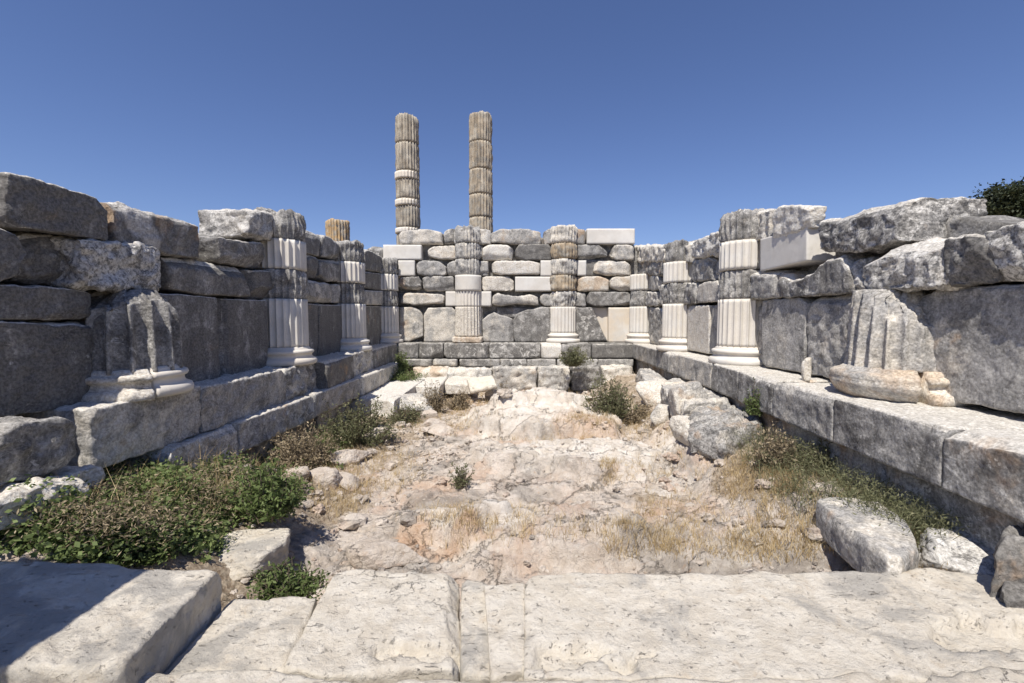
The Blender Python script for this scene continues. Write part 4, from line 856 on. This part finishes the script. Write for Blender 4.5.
# ------------------------------------------------------------------ plants
def leaves(Cn, size, rg, aspect=.45, up=.0):
    n = len(Cn); a = rg.normal(size=(n, 3)); a[:, 2] *= 1-.5*min(up, 1); a /= np.linalg.norm(a, axis=1)[:, None]
    b_ = np.cross(a, rg.normal(size=(n, 3))); b_ /= np.linalg.norm(b_, axis=1)[:, None]
    s = (size*rg.uniform(.6, 1.4, n))[:, None]
    V = np.stack([Cn-a*s, Cn+b_*s*aspect, Cn+a*s, Cn-b_*s*aspect], 1).reshape(-1, 3)
    return V, np.arange(4*n).reshape(n, 4)
def tubes(segs, r0, r1):                    # segs (n, k, 3): three-sided tapering stems
    n, k, _ = segs.shape; r = np.linspace(r0, r1, k)[None, :, None]; V = []
    for q in range(3):
        a = 2*pi*q/3; V.append(segs+np.array([cos(a), sin(a), 0])*r)
    V = np.stack(V, 2).reshape(-1, 3); ix = np.arange(n*k*3).reshape(n, k, 3); F = []
    for q in range(3):
        A = ix[:, :-1, q]; Bq = ix[:, :-1, (q+1) % 3]; Cq = ix[:, 1:, (q+1) % 3]; Dq = ix[:, 1:, q]
        F.append(np.stack([A, Bq, Cq, Dq], -1).reshape(-1, 4))
    return V, np.concatenate(F)
def shrub(label, loc, rx, ry, h, nst, per, leaf, mat, seed, name='shrub', lean=(0, 0), cat='shrub', aspect=.4, stem_mat=None, group='shrubs and weeds growing among the ruins'):
    rg = np.random.default_rng(seed); loc = np.array(loc, float); t = thing(name, label, cat, loc, group)
    a = rg.uniform(0, 2*pi, nst); rad = np.sqrt(rg.uniform(0, 1, nst))
    nst_c = 9; ca = rg.uniform(0, 2*pi, nst_c); cr_ = rg.uniform(.2, .95, nst_c); ci = rg.integers(0, nst_c, nst); a = np.where(rg.uniform(size=nst) < .6, ca[ci]+rg.normal(0, .35, nst), a); rad = np.clip(np.where(rg.uniform(size=nst) < .6, cr_[ci]+rg.normal(0, .12, nst), rad), 0, 1.25)
    hh = h*(1-.4*np.clip(rad, 0, 1)**2)*rg.uniform(.35, 1.2, nst)*rg.uniform(.6, 1.25, nst_c)[ci]
    per = int(per*.75)
    tip = np.stack([np.cos(a)*rad*rx+lean[0], np.sin(a)*rad*ry+lean[1], hh], -1)
    b0 = tip*np.array([.35, .35, 0])+rg.normal(size=(nst, 3))*np.array([.02, .02, 0])
    k = 6; s = np.linspace(0, 1, k)[None, :, None]
    seg = b0[:, None]*(1-s)+tip[:, None]*s+rg.normal(size=(nst, k, 3))*.018*s
    seg[:, :, 2] = tip[:, None, 2]*np.linspace(0, 1, k)[None, :]**.85
    V, F = tubes(seg+loc, .006*max(1, leaf/.02), .002); make('stems', V, F, stem_mat or M_BARK, t)
    sp = rg.uniform(.12, 1.0, (nst, per)); i = np.clip((sp*(k-1)).astype(int), 0, k-2); f = (sp*(k-1)-i)[..., None]
    rows = np.arange(nst)[:, None]; P = seg[rows, i]*(1-f)+seg[rows, i+1]*f
    P = P+rg.normal(size=P.shape)*leaf*1.1; P = P.reshape(-1, 3); P[:, 2] = np.abs(P[:, 2])
    V, F = leaves(P+loc, leaf, rg, aspect, .2)
    tone = np.clip(np.repeat(rg.normal(.5, .18, nst), per)+rg.normal(0, .16, nst*per), 0, 1)
    make('foliage', V, F, mat, t, False, fattrs={'tone': tone}); return t
def sh(label, x0, x1, yb, h, *a, Y=None, z=None, dy=.8, **k):
    p = on_ground((x0+x1)/2, yb) if z is None else at((x0+x1)/2, yb, 'Z', z)
    w_ = (x1-x0)/2*p[1]/FPX
    return shrub(label, (p[0], p[1]+w_*dy*.4, p[2]-.02), w_, w_*dy, h*.88, *a, **k)
sh('bright green leafy bush in the left weeds', 222, 303, 520, .50, 130, 40, .022, M_GREEN, 1, dy=.7)
sh('large olive green shrub growing against the left kerb', 300, 402, 448, .72, 230, 45, .022, M_OLIVE, 2, dy=.8)
sh('brown dry shrub in front of the large olive shrub', 250, 340, 472, .50, 200, 40, .018, M_DRY, 3, dy=.8)
sh('green shrub under the left kerb behind the brown shrub', 272, 330, 428, .85, 110, 40, .020, M_GREEN, 4, dy=.6)
sh('dry brown shrub left of the tilted white slab, the left one of a pair', 413, 447, 414, .62, 120, 35, .020, M_DRY, 5)
sh('dry brown shrub left of the tilted white slab, the right one of a pair', 444, 474, 410, .50, 110, 35, .020, M_DRY, 6)
sh('small dry shrub right of the tilted white slab', 494, 512, 402, .5, 40, 25, .020, M_DRY, 16)
sh('green shrub in the back left corner', 386, 412, 372, .55, 90, 40, .024, M_GREEN, 7, z=.55)
sh('low green weeds below the shrub in the back left corner', 372, 425, 380, .30, 120, 30, .022, M_GREEN, 17, z=.45)
sh('dry brown tuft beside the back left corner', 345, 385, 388, .5, 110, 30, .022, M_DRY, 18, z=.3)
sh('round green bush growing on the back steps', 554, 592, 366, .50, 110, 40, .026, M_OLIVE, 8, z=.76)
sh('airy green bush left of the right hand boulders', 580, 642, 420, .75, 150, 40, .022, M_OLIVE, 9)
sh('dry brown undergrowth beneath the airy green bush', 606, 668, 424, .35, 120, 30, .022, M_DRY, 19)
sh('small grey green plant growing from a crack in the middle of the rock', 446, 478, 488, .30, 36, 22, .018, M_OLIVE, 10)
sh('small green plant hanging on the front of the right bench', 745, 768, 414, .40, 46, 30, .018, M_GREEN, 11, z=.80)
sh('low green weeds between the raised block and the pale slab', 242, 330, 600, .20, 140, 30, .015, M_GREEN, 12, z=.28, dy=.6)
sh('olive scrub in the middle left weeds', 385, 430, 426, .45, 110, 30, .020, M_OLIVE, 13)
sh('brown scrub between the boulder and the right bench', 752, 800, 470, .45, 140, 26, .018, M_DRY, 14)
sh('olive weeds below the right bench', 800, 880, 478, .42, 150, 26, .016, M_OLIVE, 15)

def scatter_px(polys, n, rg):
    out = []
    for (cx, cy, rx, ry), wgt in polys:
        m = int(n*wgt); a = rg.uniform(0, 2*pi, m); r = np.sqrt(rg.uniform(0, 1, m))*(1+.15*rg.normal(size=m))
        out.append(np.stack([cx+np.cos(a)*r*rx, cy+np.sin(a)*r*ry], -1))
    P = np.concatenate(out); d = np.array([ray(x, y) for x, y in P]); X = Y = None; z = np.full(len(P), .1)
    for _ in range(7):
        k_ = (z-ZC)/d[:, 2]; X, Y = d[:, 0]*k_, d[:, 1]*k_; z = .5*z+.5*ground_h(X[None], np.clip(Y, 1, 14)[None])[0]
    m = (np.abs(X) < 4.3) & (Y > 2.45) & (Y < 11.9); X, Y = X[m], Y[m]
    return np.stack([X, Y, ground_h(X[None], Y[None])[0]], -1)
rg = np.random.default_rng(77)
# creeping weeds at the left
P = scatter_px([((60, 525, 90, 32), .30), ((150, 510, 90, 36), .30), ((215, 490, 80, 30), .22), ((120, 548, 110, 12), .12), ((300, 455, 40, 20), .06)], 7000, rg)
P = P[(fbm(P*2.3+40, 4)+rg.normal(0, .12, len(P))) > -.22]
P = np.concatenate([P, scatter_px([((30, 528, 50, 26), 1.0)], 1300, rg)])
k = 13; hgt = rg.uniform(.01, .17, (len(P), 1))**1.15*1.2*(1+.8*fbm(P*1.9+12, 2)+.7*sstep(-2.4, -3.1, P[:, 0]))[:, None]
PP = P[:, None]+np.concatenate([rg.normal(size=(len(P), k, 2))*.035, (hgt*rg.uniform(.3, 1.1, (len(P), k)))[..., None]], -1)
V, F = leaves(PP.reshape(-1, 3), .014*np.repeat(rg.uniform(.55, 1.6, len(P)), k), rg, .6, 1.2)
patch = fbm(P*1.7+4, 3)*1.2
o = make('ground_cover', V, F, M_GREEN, None, False, fattrs={'tone': np.clip(np.repeat(.5+patch*.4+rg.normal(0, .12, len(P)), k)+rg.normal(0, .14, len(P)*k), 0, 1)})
o['kind'] = 'stuff'; o['label'] = 'low green creeping weeds along the left side of the floor'; o['category'] = 'weeds'
m_ = rg.uniform(size=len(P)) < .28; Pd = P[m_]; PP = Pd[:, None]+np.concatenate([rg.normal(size=(len(Pd), 10, 2))*.05, rg.uniform(.02, .24, (len(Pd), 10, 1))], -1)
V, F = leaves(PP.reshape(-1, 3), .016, rg, .25, .6)
o = make('dry_undergrowth', V, F, M_DRY, None, False, fattrs={'tone': rg.uniform(0, 1, len(F))}); o['kind'] = 'stuff'; o['label'] = 'dead brown twigs among the creeping weeds'; o['category'] = 'undergrowth'
def grass(name, P, hmin, hmax, wdt, mat, label, spread=.5, per=5):
    P = np.repeat(P, per, 0)+np.concatenate([rg.normal(size=(len(P)*per, 2))*.025, np.zeros((len(P)*per, 1))], 1); n = len(P)
    P[:, 2] -= .01
    h = rg.uniform(hmin, hmax, n)[:, None]; a = rg.uniform(0, 2*pi, n); side = np.stack([np.cos(a), np.sin(a), 0*a], -1)*wdt
    ln = rg.normal(size=(n, 3))*spread*h; ln[:, 2] = 0; up = np.array([0, 0, 1.])
    m1 = P+up*h*.55+ln*.3; tp = P+up*h+ln
    V = np.stack([P-side, P+side, m1+side*.7, m1-side*.7, tp], 1).reshape(-1, 3); b_ = np.arange(n)*5
    F = np.concatenate([np.stack([b_, b_+1, b_+2, b_+3], -1), np.stack([b_+3, b_+2, b_+4, b_+4], -1)])
    F = [tuple(f) if f[2] != f[3] else tuple(f[:3]) for f in F.tolist()]
    o = make(name, V, F, mat, None, False, fattrs={'tone': np.tile(np.clip(np.repeat(rg.normal(.5, .2, n//per), per)+rg.normal(0, .15, n), 0, 1), 2)})
    o['kind'] = 'stuff'; o['label'] = label; o['category'] = 'grass'; return o
P = scatter_px([((680, 520, 50, 28), .035), ((640, 545, 40, 10), .02), ((720, 550, 60, 12), .02), ((480, 516, 60, 7), .05), ((360, 470, 60, 26), .10), ((340, 500, 30, 20), .03), ((440, 420, 40, 16), .08), ((520, 398, 60, 12), .09), ((600, 408, 40, 18), .06), ((650, 425, 30, 22), .05), ((860, 500, 70, 44), .08), ((790, 540, 60, 24), .06), ((560, 440, 60, 5), .02), ((610, 470, 10, 10), .01), ((760, 480, 40, 30), .06), ((650, 470, 70, 10), .02), ((400, 410, 40, 24), .04), ((120, 478, 30, 10), .03), ((200, 480, 70, 24), .06), ((100, 520, 90, 26), .05), ((950, 545, 40, 26), .02), ((545, 530, 120, 12), .03), ((540, 400, 90, 10), .08), ((470, 405, 50, 12), .06), ((610, 420, 40, 14), .05), ((800, 470, 70, 30), .08)], 6000, rg)
grass('dry_grass', P, .03, .14, .0020, M_STRAW, 'straw coloured dry grass growing in the cracks and hollows')
P = scatter_px([((170, 505, 110, 34), .5), ((60, 530, 60, 20), .2), ((300, 440, 40, 24), .15), ((240, 470, 60, 20), .15)], 420, rg)
grass('dry_stalks', P, .12, .38, .0022, M_STRAW, 'tall dry stalks standing among the green weeds at the left', .35, 3)
P = scatter_px([((850, 480, 80, 40), .4), ((800, 450, 50, 24), .2), ((900, 520, 50, 26), .2), ((760, 440, 30, 30), .1), ((940, 540, 40, 14), .1)], 1100, rg)
grass('tall_grass', P, .10, .36, .0028, M_OLIVE, 'taller olive green grass along the foot of the right bench', .7, 3)
Pd = P[::2]+np.array([0, 0, .0]); PP = Pd[:, None]+np.concatenate([rg.normal(size=(len(Pd), 30, 2))*.06, rg.uniform(.0, .26, (len(Pd), 30, 1))], -1)
V, F = leaves(PP.reshape(-1, 3), .013, rg, .3, .6)
o = make('dry_undergrowth', V, F, M_OLIVE, None, False, fattrs={'tone': np.clip(rg.normal(.6, .25, len(F)), 0, 1)}); o['kind'] = 'stuff'; o['label'] = 'thin olive and tan weeds in front of the right bench'; o['category'] = 'undergrowth'

# ------------------------------------------------------------------ tree beyond the right wall
tc_ = at(1027, 224, 'Y', 26.0); gzt = tc_[2]-.6
t = thing('oak_tree', 'dark green round crowned tree on the hill beyond the right wall', 'tree', (tc_[0], 26., gzt))
rg = np.random.default_rng(5)
V, F = tubes(np.array([[[tc_[0], 26, gzt-.6], [tc_[0]+.1, 26, gzt+.4], [tc_[0], 26, gzt+1.2]]]), .26, .14); make('trunk', V, F, M_BARK, t)
nb = 90; cc = rg.normal(size=(nb, 3)); cc /= np.linalg.norm(cc, axis=1)[:, None]; cc = cc*rg.uniform(.35, 1, (nb, 1))**.6*np.array([2.35, 2.2, 1.5]); cc[:, 2] = cc[:, 2]*.9
cc = cc+np.array([tc_[0], 26, gzt+1.5])
br = np.stack([np.tile([tc_[0], 26, gzt+.6], (nb, 1)), (cc+np.array([tc_[0], 26, gzt+.8]))/2, cc], 1); V, F = tubes(br, .05, .015); make('branch', V, F, M_BARK, t)
P = (cc[:, None]+rg.normal(size=(nb, 420, 3))*np.array([.30, .30, .22])*rg.uniform(.7, 1.3, (nb, 1, 1))).reshape(-1, 3)
V, F = leaves(P, .085, rg, .55); make('crown', V, F, M_TREE, t, False, fattrs={'tone': np.clip(np.repeat(rg.normal(.5, .2, nb), 420)+rg.normal(0, .15, len(P)), 0, 1)})
